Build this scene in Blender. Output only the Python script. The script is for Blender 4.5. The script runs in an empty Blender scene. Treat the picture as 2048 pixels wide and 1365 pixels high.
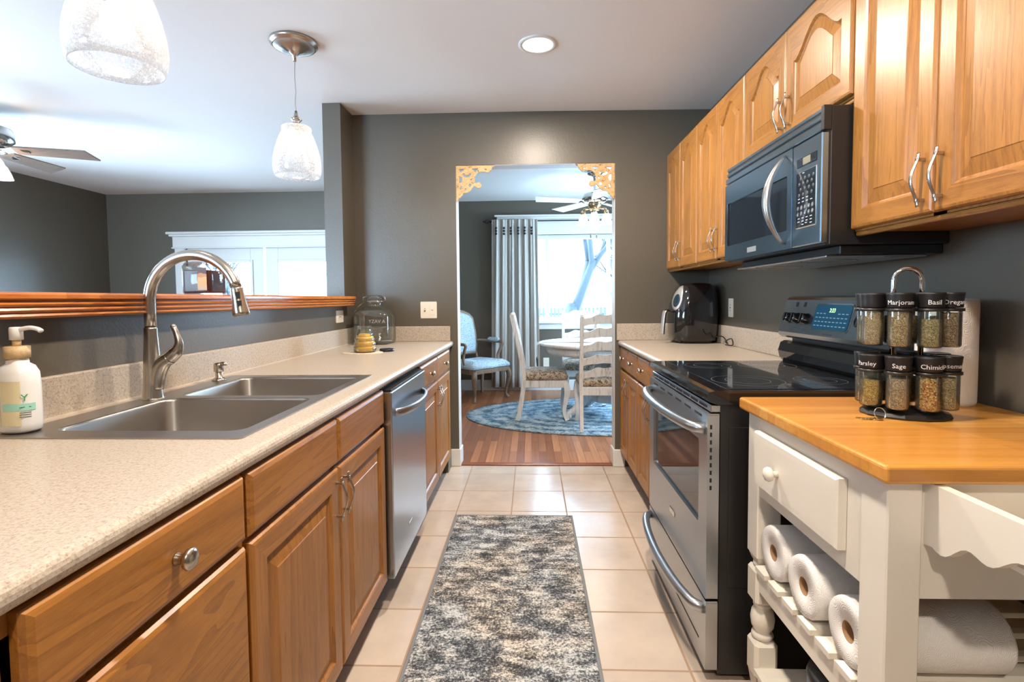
import bpy, bmesh, math, random
from math import pi, sin, cos, radians
from mathutils import Vector, Matrix
random.seed(7)
S = bpy.context.scene
C = S.collection

# ---------------------------------------------------------------- camera
cam_d = bpy.data.cameras.new('camera'); cam = bpy.data.objects.new('camera', cam_d); C.objects.link(cam)
F_PX, PITCH, YAW, ROLL, EYE, PPY = 1034.57, .0473, .0368, -.0084, 1.1962, 647.36
fw = Vector((-sin(YAW)*cos(PITCH), cos(YAW)*cos(PITCH), -sin(PITCH)))
r0 = Vector((cos(YAW), sin(YAW), 0)); u0 = r0.cross(fw)
rt = r0*cos(ROLL) + u0*sin(ROLL); up = -r0*sin(ROLL) + u0*cos(ROLL)
cam.matrix_world = Matrix(((rt.x, up.x, -fw.x, 0), (rt.y, up.y, -fw.y, 0), (rt.z, up.z, -fw.z, EYE), (0, 0, 0, 1)))
cam_d.sensor_width = 36; cam_d.lens = 36*F_PX/2048
cam_d.shift_y = (PPY-682.5)/2048
cam_d.clip_start = .02; cam_d.clip_end = 200
S.camera = cam

# ---------------------------------------------------------------- sky, exposure
S.view_settings.view_transform = 'Standard'; S.view_settings.look = 'None'
S.view_settings.gamma = 1; S.view_settings.use_curve_mapping = False
S.view_settings.exposure = 0.08
try:
    cy = S.cycles
    cy.max_bounces = 9; cy.diffuse_bounces = 5; cy.glossy_bounces = 4; cy.transmission_bounces = 4
    cy.transparent_max_bounces = 12; cy.caustics_reflective = False; cy.caustics_refractive = False
    cy.sample_clamp_indirect = 6; cy.use_denoising = True; cy.blur_glossy = .5
except Exception: pass
W = bpy.data.worlds.new('overcast_sky'); S.world = W; W.use_nodes = True
bg = W.node_tree.nodes['Background']
SKY = 33.0
wt = W.node_tree.nodes.new('ShaderNodeTexCoord'); wsep = W.node_tree.nodes.new('ShaderNodeSeparateXYZ')
wr = W.node_tree.nodes.new('ShaderNodeValToRGB')
W.node_tree.links.new(wt.outputs['Generated'], wsep.inputs[0]); W.node_tree.links.new(wsep.outputs['Z'], wr.inputs[0])
wr.color_ramp.elements[0].position = 0; wr.color_ramp.elements[0].color = (.52, .76, 1, 1)
wr.color_ramp.elements[1].position = .6; wr.color_ramp.elements[1].color = (.46, .72, 1, 1)
W.node_tree.links.new(wr.outputs[0], bg.inputs[0]); bg.inputs[1].default_value = SKY

def lamp(name, kind, loc, power, color, size=.1, rot=None, spot=None, sx=None, sy=None, portal=False):
    d = bpy.data.lights.new(name, kind); o = bpy.data.objects.new(name, d); C.objects.link(o)
    o.location = loc; d.energy = power; d.color = color
    if kind == 'AREA':
        d.size = size
        if sx: d.shape = 'RECTANGLE'; d.size = sx; d.size_y = sy
        if portal: d.cycles.is_portal = True
    else: d.shadow_soft_size = size
    if kind == 'SPOT': d.spot_size = radians(spot or 120); d.spot_blend = .6
    if rot: o.rotation_euler = rot
    return o
WARM = (1, .86, .72); WARM2 = (1, .84, .66)
# window portals (daylight comes from the sky outside)
lamp('portal', 'AREA', (.62, 6.95, 1.45), 1, (1, 1, 1), sx=1.9, sy=1.1, rot=(-pi/2, 0, 0), portal=True)
lamp('portal', 'AREA', (2.52, 5.15, 1.3), 1, (1, 1, 1), sx=2.0, sy=1.6, rot=(0, pi/2, 0), portal=True)  # serves the added dining side window
lamp('portal', 'AREA', (-5.28, 3.2, 1.35), 1, (1, 1, 1), sx=1.6, sy=2.5, rot=(0, -pi/2, 0), portal=True)
lamp('portal', 'AREA', (-3.95, -2.78, 1.2), 1, (1, 1, 1), sx=2.2, sy=2.3, rot=(pi/2, 0, 0), portal=True)  # serves the added rear window
lamp('portal', 'AREA', (-3.22, 6.33, 1.2), 1, (1, 1, 1), sx=1.6, sy=1.0, rot=(-pi/2, 0, 0), portal=True)

# ---------------------------------------------------------------- node material helpers
def mat(name, col=(.8, .8, .8), rough=.5, metal=0, **kw):
    m = bpy.data.materials.new(name); m.use_nodes = True
    b = m.node_tree.nodes['Principled BSDF']
    b.inputs['Base Color'].default_value = (*col, 1); b.inputs['Roughness'].default_value = rough
    b.inputs['Metallic'].default_value = metal
    for k, v in kw.items(): b.inputs[k].default_value = v
    return m
class N:
    def __init__(s, m): s.t = m.node_tree; s.b = s.t.nodes.get('Principled BSDF')
    def n(s, typ, **kw):
        x = s.t.nodes.new('ShaderNode'+typ)
        for k, v in kw.items():
            if k in x.inputs.keys(): s.set(x, k, v)
            else: setattr(x, k, v)
        return x
    def set(s, x, k, v):
        if hasattr(v, 'is_output') or isinstance(v, bpy.types.NodeSocket): s.t.links.new(v, x.inputs[k])
        else: x.inputs[k].default_value = v
    def link(s, a, b): s.t.links.new(a, b)
    def co(s, scale=(1, 1, 1), kind='Object', loc=(0, 0, 0), rot=(0, 0, 0)):
        tc = s.n('TexCoord'); mp = s.n('Mapping'); s.link(tc.outputs[kind], mp.inputs[0])
        mp.inputs['Scale'].default_value = scale; mp.inputs['Location'].default_value = loc; mp.inputs['Rotation'].default_value = rot
        return mp.outputs[0]
    def noise(s, v, sc=5, det=4, ro=.5, dist=0):
        x = s.n('TexNoise'); s.link(v, x.inputs['Vector']); x.inputs['Scale'].default_value = sc
        x.inputs['Detail'].default_value = det; x.inputs['Roughness'].default_value = ro; x.inputs['Distortion'].default_value = dist
        return x.outputs['Fac']
    def ramp(s, f, stops, interp='LINEAR'):
        x = s.n('ValToRGB'); s.link(f, x.inputs[0]); cr = x.color_ramp; cr.interpolation = interp
        while len(cr.elements) < len(stops): cr.elements.new(.5)
        for e, (p, c) in zip(cr.elements, stops): e.position = p; e.color = (*c, 1) if len(c) == 3 else c
        return x.outputs[0]
    def mix(s, f, a, b, mode='MIX'):
        x = s.n('Mix', data_type='RGBA', blend_type=mode)
        for i, v in ((0, f), (6, a), (7, b)):
            if isinstance(v, bpy.types.NodeSocket): s.link(v, x.inputs[i])
            else: x.inputs[i].default_value = v if i == 0 else (*v, 1)
        return x.outputs[2]
    def math(s, op, a, b=0):
        x = s.n('Math', operation=op)
        for i, v in ((0, a), (1, b)):
            if isinstance(v, bpy.types.NodeSocket): s.link(v, x.inputs[i])
            else: x.inputs[i].default_value = v
        return x.outputs[0]
    def base(s, c): s.link(c, s.b.inputs['Base Color'])
    def rough(s, c): s.link(c, s.b.inputs['Roughness'])
    def bump(s, h, st=.2, d=.01):
        x = s.n('Bump'); x.inputs['Strength'].default_value = st; x.inputs['Distance'].default_value = d
        s.link(h, x.inputs['Height']); s.link(x.outputs[0], s.b.inputs['Normal'])

def wood(name, axis, dark, light, rough=.32, scale=1., gr=1.):
    m = mat(name, rough=rough); n = N(m)
    st = [9, 9, 9]; st['xyz'.index(axis)] = .7
    st = tuple(v*scale for v in st)
    oi = n.n('ObjectInfo'); base = n.co(st)
    add = n.n('VectorMath', operation='ADD'); n.link(base, add.inputs[0]); n.link(oi.outputs['Random'], add.inputs[1])
    sc = n.n('VectorMath', operation='SCALE'); n.link(oi.outputs['Location'], sc.inputs[0]); sc.inputs['Scale'].default_value = 3.1
    add2 = n.n('VectorMath', operation='ADD'); n.link(add.outputs[0], add2.inputs[0]); n.link(sc.outputs[0], add2.inputs[1])
    v = add2.outputs[0]
    w = n.noise(v, .9, 3, .55, 1.2)
    rings = n.math('FRACT', n.math('MULTIPLY', w, 9*gr))
    rings = n.math('POWER', rings, 1.6)
    fine = n.noise(v, 14, 5, .7, .2)
    big = n.noise(v, .35, 2, .5)
    pores = n.noise(v, 42, 4, .75, .1)
    f = n.math('ADD', n.math('ADD', n.math('MULTIPLY', rings, .20), n.math('MULTIPLY', pores, .46)), n.math('ADD', n.math('MULTIPLY', fine, .30), n.math('MULTIPLY', big, .22)))
    c = n.ramp(f, [(.34, light), (.59, tuple((a+b)/2*1.02 for a, b in zip(dark, light))), (.84, dark)])
    n.base(c); n.bump(fine, .12, .002)
    return m
OAK_D, OAK_L = (.165, .060, .012), (.42, .178, .034)
oakZ = wood('golden_oak_upright', 'z', OAK_D, OAK_L); oakY = wood('golden_oak_lengthways', 'y', OAK_D, OAK_L)
oakX = wood('golden_oak_crossways', 'x', OAK_D, OAK_L)
barwood = wood('varnished_pine', 'y', (.30, .075, .015), (.62, .22, .05), .22)
paint = mat('charcoal_wall_paint', (.118, .110, .094), .36); _n = N(paint)
_c = _n.co((1, 1, 1)); _n.bump(_n.noise(_c, 90, 3), .25, .002)
_n.base(_n.mix(_n.noise(_c, 1.6, 3), (.102, .088, .067), (.117, .102, .078)))
ceil_m = mat('white_ceiling_paint', (.80, .79, .77), .6); _n = N(ceil_m); _n.bump(_n.noise(_n.co(), 60, 3), .15, .002)
white = mat('white_trim_paint', (.72, .72, .70), .35)
cream = mat('cream_painted_wood', (.72, .67, .57), .42); _n = N(cream)
_n.base(_n.mix(_n.noise(_n.co((1, 1, 1)), 6, 4), (.70, .66, .57), (.77, .73, .64)))
plastic_w = mat('ivory_plastic', (.78, .72, .60), .35)
black_gl = mat('gloss_black_enamel', (.012, .012, .013), .08, **{'Coat Weight': .5})
black_sat = mat('satin_black_plastic', (.014, .013, .013), .35)
black_mat = mat('matt_black', (.01, .01, .01), .7)
dkglass = mat('dark_appliance_glass', (.012, .016, .022), .04, **{'Specular IOR Level': .9})
grey_pl = mat('silver_grey_plastic', (.42, .42, .42), .3, .5)
def steel(name, axis='z', col=(.50, .49, .47), rough=.27):
    m = mat(name, col, rough, 1); n = N(m)
    st = [160, 160, 160]; st['xyz'.index(axis)] = 2
    f = n.noise(n.co(tuple(st)), 1, 3, .6)
    n.rough(n.math('ADD', n.math('MULTIPLY', f, .03), rough+.02))
    return m
steelY = steel('lengthways_steel_reflection_tint', 'y', (.46, .48, .50)); steelZ = steel('brushed_steel_upright', 'z'); steelX = steel('brushed_steel_crossways', 'x')  # slight blue in the lengthways steel is bluish reflections painted into its colour
nickel = mat('brushed_nickel', (.50, .46, .41), .25, 1); chrome = mat('polished_chrome', (.75, .75, .75), .08, 1)
sinksteel = steel('satin_sink_steel', 'y', (.42, .40, .37), .30)

def glassy(name, tint=(1, 1, 1), haze=0., hcol=(1, 1, 1), seeds=0., rough=.02, edge=.35):
    """clear glass: see-through with mirror-like reflection that grows at grazing angles"""
    m = bpy.data.materials.new(name); m.use_nodes = True; t = m.node_tree; t.nodes.clear(); n = N(m)
    out = n.n('OutputMaterial'); tr = n.n('BsdfTransparent'); tr.inputs[0].default_value = (*tint, 1)
    gl = n.n('BsdfGlossy'); gl.inputs['Roughness'].default_value = rough
    lw = n.n('LayerWeight'); lw.inputs['Blend'].default_value = edge
    f = n.math('MULTIPLY', lw.outputs['Fresnel'], .8)
    mx = n.n('MixShader'); n.link(f, mx.inputs[0]); n.link(tr.outputs[0], mx.inputs[1]); n.link(gl.outputs[0], mx.inputs[2])
    last = mx.outputs[0]
    if haze or seeds:
        df = n.n('BsdfTranslucent'); df.inputs[0].default_value = (*hcol, 1)
        d2 = n.n('BsdfDiffuse'); d2.inputs[0].default_value = (*hcol, 1)
        ad = n.n('MixShader'); ad.inputs[0].default_value = .5; n.link(df.outputs[0], ad.inputs[1]); n.link(d2.outputs[0], ad.inputs[2])
        m2 = n.n('MixShader'); n.link(last, m2.inputs[1]); n.link(ad.outputs[0], m2.inputs[2])
        if seeds:
            s = n.noise(n.co((1, 1, 1)), 150, 2, .6)
            s = n.ramp(s, [(.50, (0, 0, 0)), (.66, (1, 1, 1))])
            fr = n.math('MULTIPLY', lw.outputs['Facing'], .35)
            n.link(n.math('ADD', n.math('ADD', n.math('MULTIPLY', s, seeds), haze), fr), m2.inputs[0])
        else: m2.inputs[0].default_value = haze
        last = m2.outputs[0]
    n.link(last, out.inputs[0]); return m
pane = glassy('window_glass', edge=.2)
clear = glassy('clear_jar_glass', (.95, .97, .96), .02, (.8, .85, .85), rough=.03, edge=.3)
seeded = glassy('seeded_glass', (.97, .98, .99), .10, (1, 1, 1), .22, .05, .45)
frost = glassy('frosted_shade_glass', (.9, .9, .9), .7, (1, .97, .9), 0, .2, .4)
def emis(name, col, st):
    m = bpy.data.materials.new(name); m.use_nodes = True; t = m.node_tree; t.nodes.clear(); n = N(m)
    out = n.n('OutputMaterial'); e = n.n('Emission'); e.inputs[0].default_value = (*col, 1); e.inputs[1].default_value = st
    n.link(e.outputs[0], out.inputs[0]); return m
bulb_m = emis('lit_bulb', (1, .88, .70), 9); can_m = emis('lit_can_lens', (1, .86, .66), 5)
led_m = emis('green_led_digits', (.45, 1, .35), 2.2)

# ---------------------------------------------------------------- mesh builder
ORG = {}
class MB:
    def __init__(s): s.bm = bmesh.new(); s.mi = 0
    def add(s, verts, faces, smooth=False, M=None):
        vs = [s.bm.verts.new(M @ Vector(v) if M else v) for v in verts]
        for f in faces:
            try: F = s.bm.faces.new([vs[i] for i in f])
            except ValueError: continue
            F.material_index = s.mi; F.smooth = smooth
        return s
    def box(s, x0, x1, y0, y1, z0, z1, b=0, seg=1, M=None):
        t = bmesh.new()
        if x0 > x1: x0, x1 = x1, x0
        if y0 > y1: y0, y1 = y1, y0
        if z0 > z1: z0, z1 = z1, z0
        r = bmesh.ops.create_cube(t, size=1)
        for v in r['verts']:
            v.co = Vector((x0+(v.co.x+.5)*(x1-x0), y0+(v.co.y+.5)*(y1-y0), z0+(v.co.z+.5)*(z1-z0)))
        b = min(b, (x1-x0)*.45, (y1-y0)*.45, (z1-z0)*.45)
        if b > 0: bmesh.ops.bevel(t, geom=list(t.edges), offset=b, segments=seg, affect='EDGES', profile=.5)
        s.merge(t, M); return s
    def merge(s, t, M=None, smooth=None):
        t.verts.index_update()
        vs = [s.bm.verts.new(M @ v.co if M else v.co) for v in t.verts]
        for f in t.faces:
            try: F = s.bm.faces.new([vs[v.index] for v in f.verts])
            except ValueError: continue
            F.material_index = s.mi; F.smooth = f.smooth if smooth is None else smooth
        t.free()
    def mesh(s, me, M=None):
        s.add([v.co for v in me.vertices], [list(p.vertices) for p in me.polygons], False, M); return s
    def lathe(s, c, prof, seg=24, M=None, axis='z', smooth=True, rx=1, ry=1):
        vs, fs = [], []
        c = Vector(c)
        for r, h in prof:
            for i in range(seg):
                a = 2*pi*i/seg; p = (r*cos(a)*rx, r*sin(a)*ry, h)
                if axis == 'x': p = (p[2], p[0], p[1])
                if axis == 'y': p = (p[1], p[2], p[0])
                vs.append(c+Vector(p))
        for k in range(len(prof)-1):
            for i in range(seg):
                j = (i+1) % seg; fs.append((k*seg+i, k*seg+j, (k+1)*seg+j, (k+1)*seg+i))
        shut = prof[0] == prof[-1]
        if prof[0][0] > 1e-5 and not shut: fs.append(tuple(range(seg))[::-1])
        if prof[-1][0] > 1e-5 and not shut: fs.append(tuple((len(prof)-1)*seg+i for i in range(seg)))
        s.add(vs, fs, smooth, M); return s
    def open_lathe(s, c, prof, seg=32, th=.003, smooth=True):
        """hollow vessel: outer profile up then inner profile back down"""
        inn = [(max(r-th, 1e-6), h+(th if i == 0 else 0)) for i, (r, h) in enumerate(prof)][::-1]
        return s.lathe(c, [(1e-6, prof[0][1])]+prof+inn+[(1e-6, prof[0][1]+th)], seg, None, 'z', smooth)
    def tube(s, pts, r, seg=10, M=None, flat=None, closed=False, caps=True, up=None):
        pts = [Vector(p) for p in pts]; n = len(pts)
        rs = r if isinstance(r, (list, tuple)) else [r]*n
        vs, fs = [], []
        nrm = None
        for i, p in enumerate(pts):
            if closed: t = pts[(i+1) % n]-pts[i-1]
            else: t = pts[min(i+1, n-1)]-pts[max(i-1, 0)]
            t.normalize()
            if nrm is None:
                a = Vector(up) if up else (Vector((0, 0, 1)) if abs(t.z) < .9 else Vector((1, 0, 0)))
                nrm = (a-t*a.dot(t)).normalized()
            else:
                nrm = nrm-t*nrm.dot(t)
                if nrm.length < 1e-6: nrm = t.orthogonal()
                nrm.normalize()
            bn = t.cross(nrm)
            for k in range(seg):
                a = 2*pi*k/seg+(pi/4 if seg == 4 else 0)
                ra, rb = (rs[i], rs[i]) if not isinstance(rs[i], tuple) else rs[i]
                vs.append(p+nrm*cos(a)*ra*(1.414 if seg == 4 else 1)+bn*sin(a)*rb*(1.414 if seg == 4 else 1))
        m = n if closed else n-1
        for i in range(m):
            for k in range(seg):
                j = (k+1) % seg; a = i*seg; b = ((i+1) % n)*seg
                fs.append((a+k, a+j, b+j, b+k))
        if not closed and caps: fs += [tuple(range(seg))[::-1], tuple((n-1)*seg+k for k in range(seg))]
        s.add(vs, fs, seg > 4, M); return s
    def prism(s, poly, a, b, plane='xy', M=None, smooth=False):
        """extrude a polygon: plane 'xy' along z, 'xz' along y, 'yz' along x"""
        def P(p, h): return {'xy': (p[0], p[1], h), 'xz': (p[0], h, p[1]), 'yz': (h, p[0], p[1])}[plane]
        n = len(poly); vs = [P(p, a) for p in poly]+[P(p, b) for p in poly]
        fs = [tuple(range(n)), tuple(range(n, 2*n))[::-1]]+[(i, (i+1) % n, n+(i+1) % n, n+i) for i in range(n)]
        s.add(vs, fs, smooth, M); return s
    def sphere(s, c, r, seg=16, rings=10, sc=(1, 1, 1), M=None):
        t = bmesh.new(); bmesh.ops.create_uvsphere(t, u_segments=seg, v_segments=rings, radius=r)
        for v in t.verts: v.co = Vector((v.co.x*sc[0]+c[0], v.co.y*sc[1]+c[1], v.co.z*sc[2]+c[2]))
        s.merge(t, M, True); return s
    def loops(s, loops, close=True, cap0=True, cap1=True, smooth=False, idx=None, M=None):
        n = len(loops[0]); vs = [p for l in loops for p in l]; base = []
        V = [s.bm.verts.new(M @ Vector(v) if M else v) for v in vs]
        for k in range(len(loops)-1):
            for i in range(n if close else n-1):
                j = (i+1) % n
                try: f = s.bm.faces.new((V[k*n+i], V[k*n+j], V[(k+1)*n+j], V[(k+1)*n+i]))
                except ValueError: continue
                f.smooth = smooth; f.material_index = idx(k, i) if idx else s.mi
        for c, k in ((cap0, 0), (cap1, len(loops)-1)):
            if c:
                try: f = s.bm.faces.new([V[k*n+i] for i in range(n)]); f.material_index = s.mi
                except ValueError: pass
        return s
    def build(s, name, m, parent=None, world=True, label=None, origin=None):
        bmesh.ops.remove_doubles(s.bm, verts=s.bm.verts, dist=1e-6)
        bmesh.ops.recalc_face_normals(s.bm, faces=s.bm.faces)
        me = bpy.data.meshes.new(name); o = None
        off = Vector((0, 0, 0))
        if world:
            if parent is not None: off = ORG[parent.name]
            elif origin is not None: off = Vector(origin)
            else:
                cs = [v.co for v in s.bm.verts]
                off = Vector((sum(v.x for v in cs)/len(cs), sum(v.y for v in cs)/len(cs), min(v.z for v in cs)))
            for v in s.bm.verts: v.co -= off
        s.bm.to_mesh(me); s.bm.free()
        for x in (m if isinstance(m, (list, tuple)) else [m]): me.materials.append(x)
        o = bpy.data.objects.new(name, me); C.objects.link(o)
        if parent is not None: o.parent = parent
        elif world: o.location = off
        ORG[o.name] = off if world else Vector((0, 0, 0))
        if label: o['label'] = label
        return o
def tag(o, label, cat, group=None, kind=None):
    o['label'] = label; o['category'] = cat
    if group: o['group'] = group
    if kind: o['kind'] = kind
    return o
def thing(name, loc, label, cat, group=None, rz=0):
    o = bpy.data.objects.new(name, None); C.objects.link(o); o.location = loc; o.rotation_euler = (0, 0, rz)
    o.empty_display_size = .05; ORG[o.name] = Vector(loc)
    return tag(o, label, cat, group)
def struct(name, mb, m, parent=None, label=None):
    o = mb.build(name, m, parent, origin=(0, 0, 0) if parent is None else None)
    if parent is None: o['kind'] = 'structure'
    if label: o['label'] = label
    return o
def dup(root, loc, rz=None, label=None):
    def cp(o, par):
        c = o.copy(); C.objects.link(c); c.parent = par
        for ch in [x for x in bpy.data.objects if x.parent == o and x not in made]: cp(ch, c)
        made.append(c); return c
    made = []
    kids = {}
    for x in list(bpy.data.objects):
        if x.parent: kids.setdefault(x.parent.name, []).append(x)
    def cp(o, par):
        c = o.copy(); C.objects.link(c)
        if par is not None: c.parent = par
        for ch in kids.get(o.name, []): cp(ch, c)
        return c
    r = cp(root, None); r.location = loc; ORG[r.name] = Vector(loc)
    if rz is not None: r.rotation_euler = (0, 0, rz)
    if label: r['label'] = label
    return r
def curve_shape(outlines, depth, bevel=0):
    """flat 2D shape with holes, extruded; returns mesh data in XY, z from -depth/2 to depth/2"""
    cu = bpy.data.curves.new('t', 'CURVE'); cu.dimensions = '2D'; cu.fill_mode = 'BOTH'; cu.extrude = depth/2
    cu.bevel_depth = bevel
    for pts in outlines:
        sp = cu.splines.new('POLY'); sp.points.add(len(pts)-1); sp.use_cyclic_u = True
        for p, q in zip(sp.points, pts): p.co = (q[0], q[1], 0, 1)
    o = bpy.data.objects.new('t', cu); C.objects.link(o)
    dg = bpy.context.evaluated_depsgraph_get(); me = bpy.data.meshes.new_from_object(o.evaluated_get(dg))
    bpy.data.objects.remove(o); bpy.data.curves.remove(cu); return me
def text_mesh(s, size, ext=.0004):
    cu = bpy.data.curves.new('t', 'FONT'); cu.body = s; cu.size = size; cu.extrude = ext; cu.align_x = 'CENTER'; cu.resolution_u = 2
    o = bpy.data.objects.new('t', cu); C.objects.link(o)
    dg = bpy.context.evaluated_depsgraph_get(); me = bpy.data.meshes.new_from_object(o.evaluated_get(dg))
    bpy.data.objects.remove(o); bpy.data.curves.remove(cu); return me
def rrect(x0, x1, y0, y1, r, n=5):
    p = []
    for cx, cyy, a0 in ((x1-r, y1-r, 0), (x0+r, y1-r, pi/2), (x0+r, y0+r, pi), (x1-r, y0+r, 1.5*pi)):
        for i in range(n+1): a = a0+pi/2*i/n; p.append((cx+r*cos(a), cyy+r*sin(a)))
    return p
def circ(x, y, r, n=16, rx=1, ry=1): return [(x+r*rx*cos(2*pi*i/n), y+r*ry*sin(2*pi*i/n)) for i in range(n)]
def smooth_pts(pts, n=6):
    pts = [Vector(p) for p in pts]; out = []
    for i in range(len(pts)-1):
        p0 = pts[max(i-1, 0)]; p1 = pts[i]; p2 = pts[i+1]; p3 = pts[min(i+2, len(pts)-1)]
        for k in range(n):
            t = k/n
            out.append(.5*((2*p1)+(p2-p0)*t+(2*p0-5*p1+4*p2-p3)*t*t+(3*p1-p0-3*p2+p3)*t**3))
    out.append(pts[-1]); return out
def lerp_list(vals, n):
    out = []
    for i in range(len(vals)-1):
        for k in range(n): out.append(vals[i]+(vals[i+1]-vals[i])*k/n)
    out.append(vals[-1]); return out

CANW, PENW, FANW = 41, 6, 18
# ================================================================ the setting
XR, YF, CZ = 1.2364, 3.65, 2.4945
CZR = 2.481                                  # the ceiling dips slightly towards the right wall
HL = -1.245                                  # kitchen face of the half wall
tile = mat('beige_ceramic_tile', rough=.22); n = N(tile)
T = .3098
v = n.co((1, 1, 1), 'Object', (.4233+.0035, -3.4829+T*20+.0035, 0))
br = n.n('TexBrick'); n.link(v, br.inputs['Vector']); br.offset = 0; br.squash = 1
for k, q in (('Scale', 1), ('Mortar Size', .0045), ('Mortar Smooth', .15), ('Bias', 0), ('Brick Width', T), ('Row Height', T)): br.inputs[k].default_value = q
br.inputs['Color1'].default_value = (.535, .455, .385, 1); br.inputs['Color2'].default_value = (.585, .505, .435, 1); br.inputs['Mortar'].default_value = (.36, .25, .17, 1)
cl = n.noise(v, 5, 5, .6); cloud = n.ramp(cl, [(.3, (.88, .86, .84)), (.7, (1.08, 1.05, 1.0))])
n.base(n.mix(1, br.outputs['Color'], cloud, 'MULTIPLY'))
n.rough(n.math('ADD', n.math('MULTIPLY', br.outputs['Fac'], .5), n.math('ADD', n.math('MULTIPLY', cl, .12), .16)))
n.bump(n.math('ADD', n.math('MULTIPLY', br.outputs['Fac'], -1), n.math('MULTIPLY', n.noise(v, 14, 3), .25)), .35, .004)
hard = mat('reddish_hardwood_strips', rough=.28); n = N(hard)
v = n.co((1, 1, 1), 'Object', (0, 0, 0), (0, 0, pi/2))
br = n.n('TexBrick'); n.link(v, br.inputs['Vector']); br.offset = .37
for k, q in (('Scale', 1), ('Mortar Size', .0009), ('Mortar Smooth', .1), ('Bias', 0), ('Brick Width', .8), ('Row Height', .057)): br.inputs[k].default_value = q
br.inputs['Color1'].default_value = (.24, .085, .034, 1); br.inputs['Color2'].default_value = (.50, .215, .095, 1); br.inputs['Mortar'].default_value = (.05, .02, .01, 1)
g = n.noise(n.co((60, 2, 60)), 1, 4, .6)
n.base(n.mix(1, br.outputs['Color'], n.ramp(g, [(.3, (.75, .72, .7)), (.7, (1.15, 1.12, 1.1))]), 'MULTIPLY')); n.rough(n.math('ADD', n.math('MULTIPLY', g, .15), .30))
snow = mat('snow', (.75, .78, .82), .8)

DX0, DX1, DZ = -.5214, .5889, 2.1339
struct('floor', MB().box(HL-.12, XR+.15, -2.7, 3.70, -.1, 0), tile)
struct('floor_dining', MB().box(-1.365, 2.55, 3.70, 6.9, -.1, .002), hard)
struct('floor_living', MB().box(-5.25, HL-.12, -2.7, 6.3, -.1, 0), hard)
struct('ceiling', MB().prism([(-5.25, CZ), (0, CZ), (XR+.15, CZR), (XR+.15, CZ+.12), (-5.25, CZ+.12)], -2.7, 6.3, 'xz'), ceil_m)
struct('ceiling_dining', MB().box(-1.3, 2.55, YF+.12, 6.9, 2.463, CZ-.001), ceil_m)
struct('wall_right', MB().box(XR, XR+.12, -2.7, YF+.12, 0, CZ), paint)
struct('wall_far', MB().box(HL, DX0, YF, YF+.12, 0, CZ).box(DX1, XR, YF, YF+.12, 0, CZ).box(DX0, DX1, YF, YF+.12, DZ, CZ), paint)
struct('wall_left', MB().box(HL-.12, HL, -.9, 3.42, 0, 1.17), paint)
struct('wall_middle', MB().box(HL-.12, HL, 3.42, 6.9, 0, CZ), paint)
struct('wall_living_left', MB().box(-5.25, -5.11, -2.7, 2.0, 0, CZ).box(-5.25, -5.11, 4.4, 6.3, 0, CZ).box(-5.25, -5.11, 2.0, 4.4, 0, .6).box(-5.25, -5.11, 2.0, 4.4, 2.1, CZ), paint)
# far living wall with the double door
struct('wall_living_far', MB().box(-5.25, -4.15, 6.12, 6.3, 0, CZ).box(-2.28, -1.365, 6.12, 6.3, 0, CZ).box(-4.15, -2.28, 6.12, 6.3, 1.84, CZ), paint)
struct('wall_back', MB().box(-5.25, -5.0, -2.7, -2.55, 0, CZ).box(-2.9, XR+.12, -2.7, -2.55, 0, CZ).box(-5.0, -2.9, -2.7, -2.55, 2.25, CZ), paint)
struct('wall_dining_far', MB().box(-1.3, -.25, 6.73, 6.88, 0, 2.463).box(1.5, 2.55, 6.73, 6.88, 0, 2.463).box(-.25, 1.5, 6.73, 6.88, 0, .88).box(-.25, 1.5, 6.73, 6.88, 2.02, 2.463), paint)
struct('wall_dining_right', MB().box(2.4, 2.55, 3.65, 4.3, 0, 2.463).box(2.4, 2.55, 6.0, 6.9, 0, 2.463).box(2.4, 2.55, 4.3, 6.0, 0, .6).box(2.4, 2.55, 4.3, 6.0, 2.1, 2.463), paint)
struct('wall_dining_near', MB().box(XR, 2.55, YF, YF+.12, 0, 2.463), paint)
struct('trim_1', MB().box(DX0-.0, DX1, 3.655, 3.70, 0, .012, .004), wood('reddish_threshold', 'x', (.13, .035, .014), (.30, .09, .035)))
# white lining of the opening, on the sides of the doorway
struct('trim_2', MB().box(DX0, DX0+.003, YF+.004, YF+.12, .125, DZ).box(DX1-.003, DX1, YF+.004, YF+.12, .125, DZ).box(DX0, DX1, YF+.004, YF+.12, DZ-.003, DZ), mat('pale_jamb_paint', (.62, .62, .60), .5))
def baseb(name, segs, h=.125):
    m = MB()
    for (x0, x1, y0, y1) in segs: m.box(x0, x1, y0, y1, 0, h, .006, 2)
    struct(name, m, white)
baseb('baseboard_far', [(-.585, DX0+.012, YF-.014, YF), (DX0, DX0+.014, YF-.014, YF+.12), (DX1-.012, .66, YF-.014, YF), (DX1-.014, DX1, YF-.014, YF+.12)])
baseb('baseboard_dining_far', [(-1.24, 2.4, 6.716, 6.73)], .14)
baseb('baseboard_dining_left', [(-1.245, -1.231, 3.78, 6.71)], .14)

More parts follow.
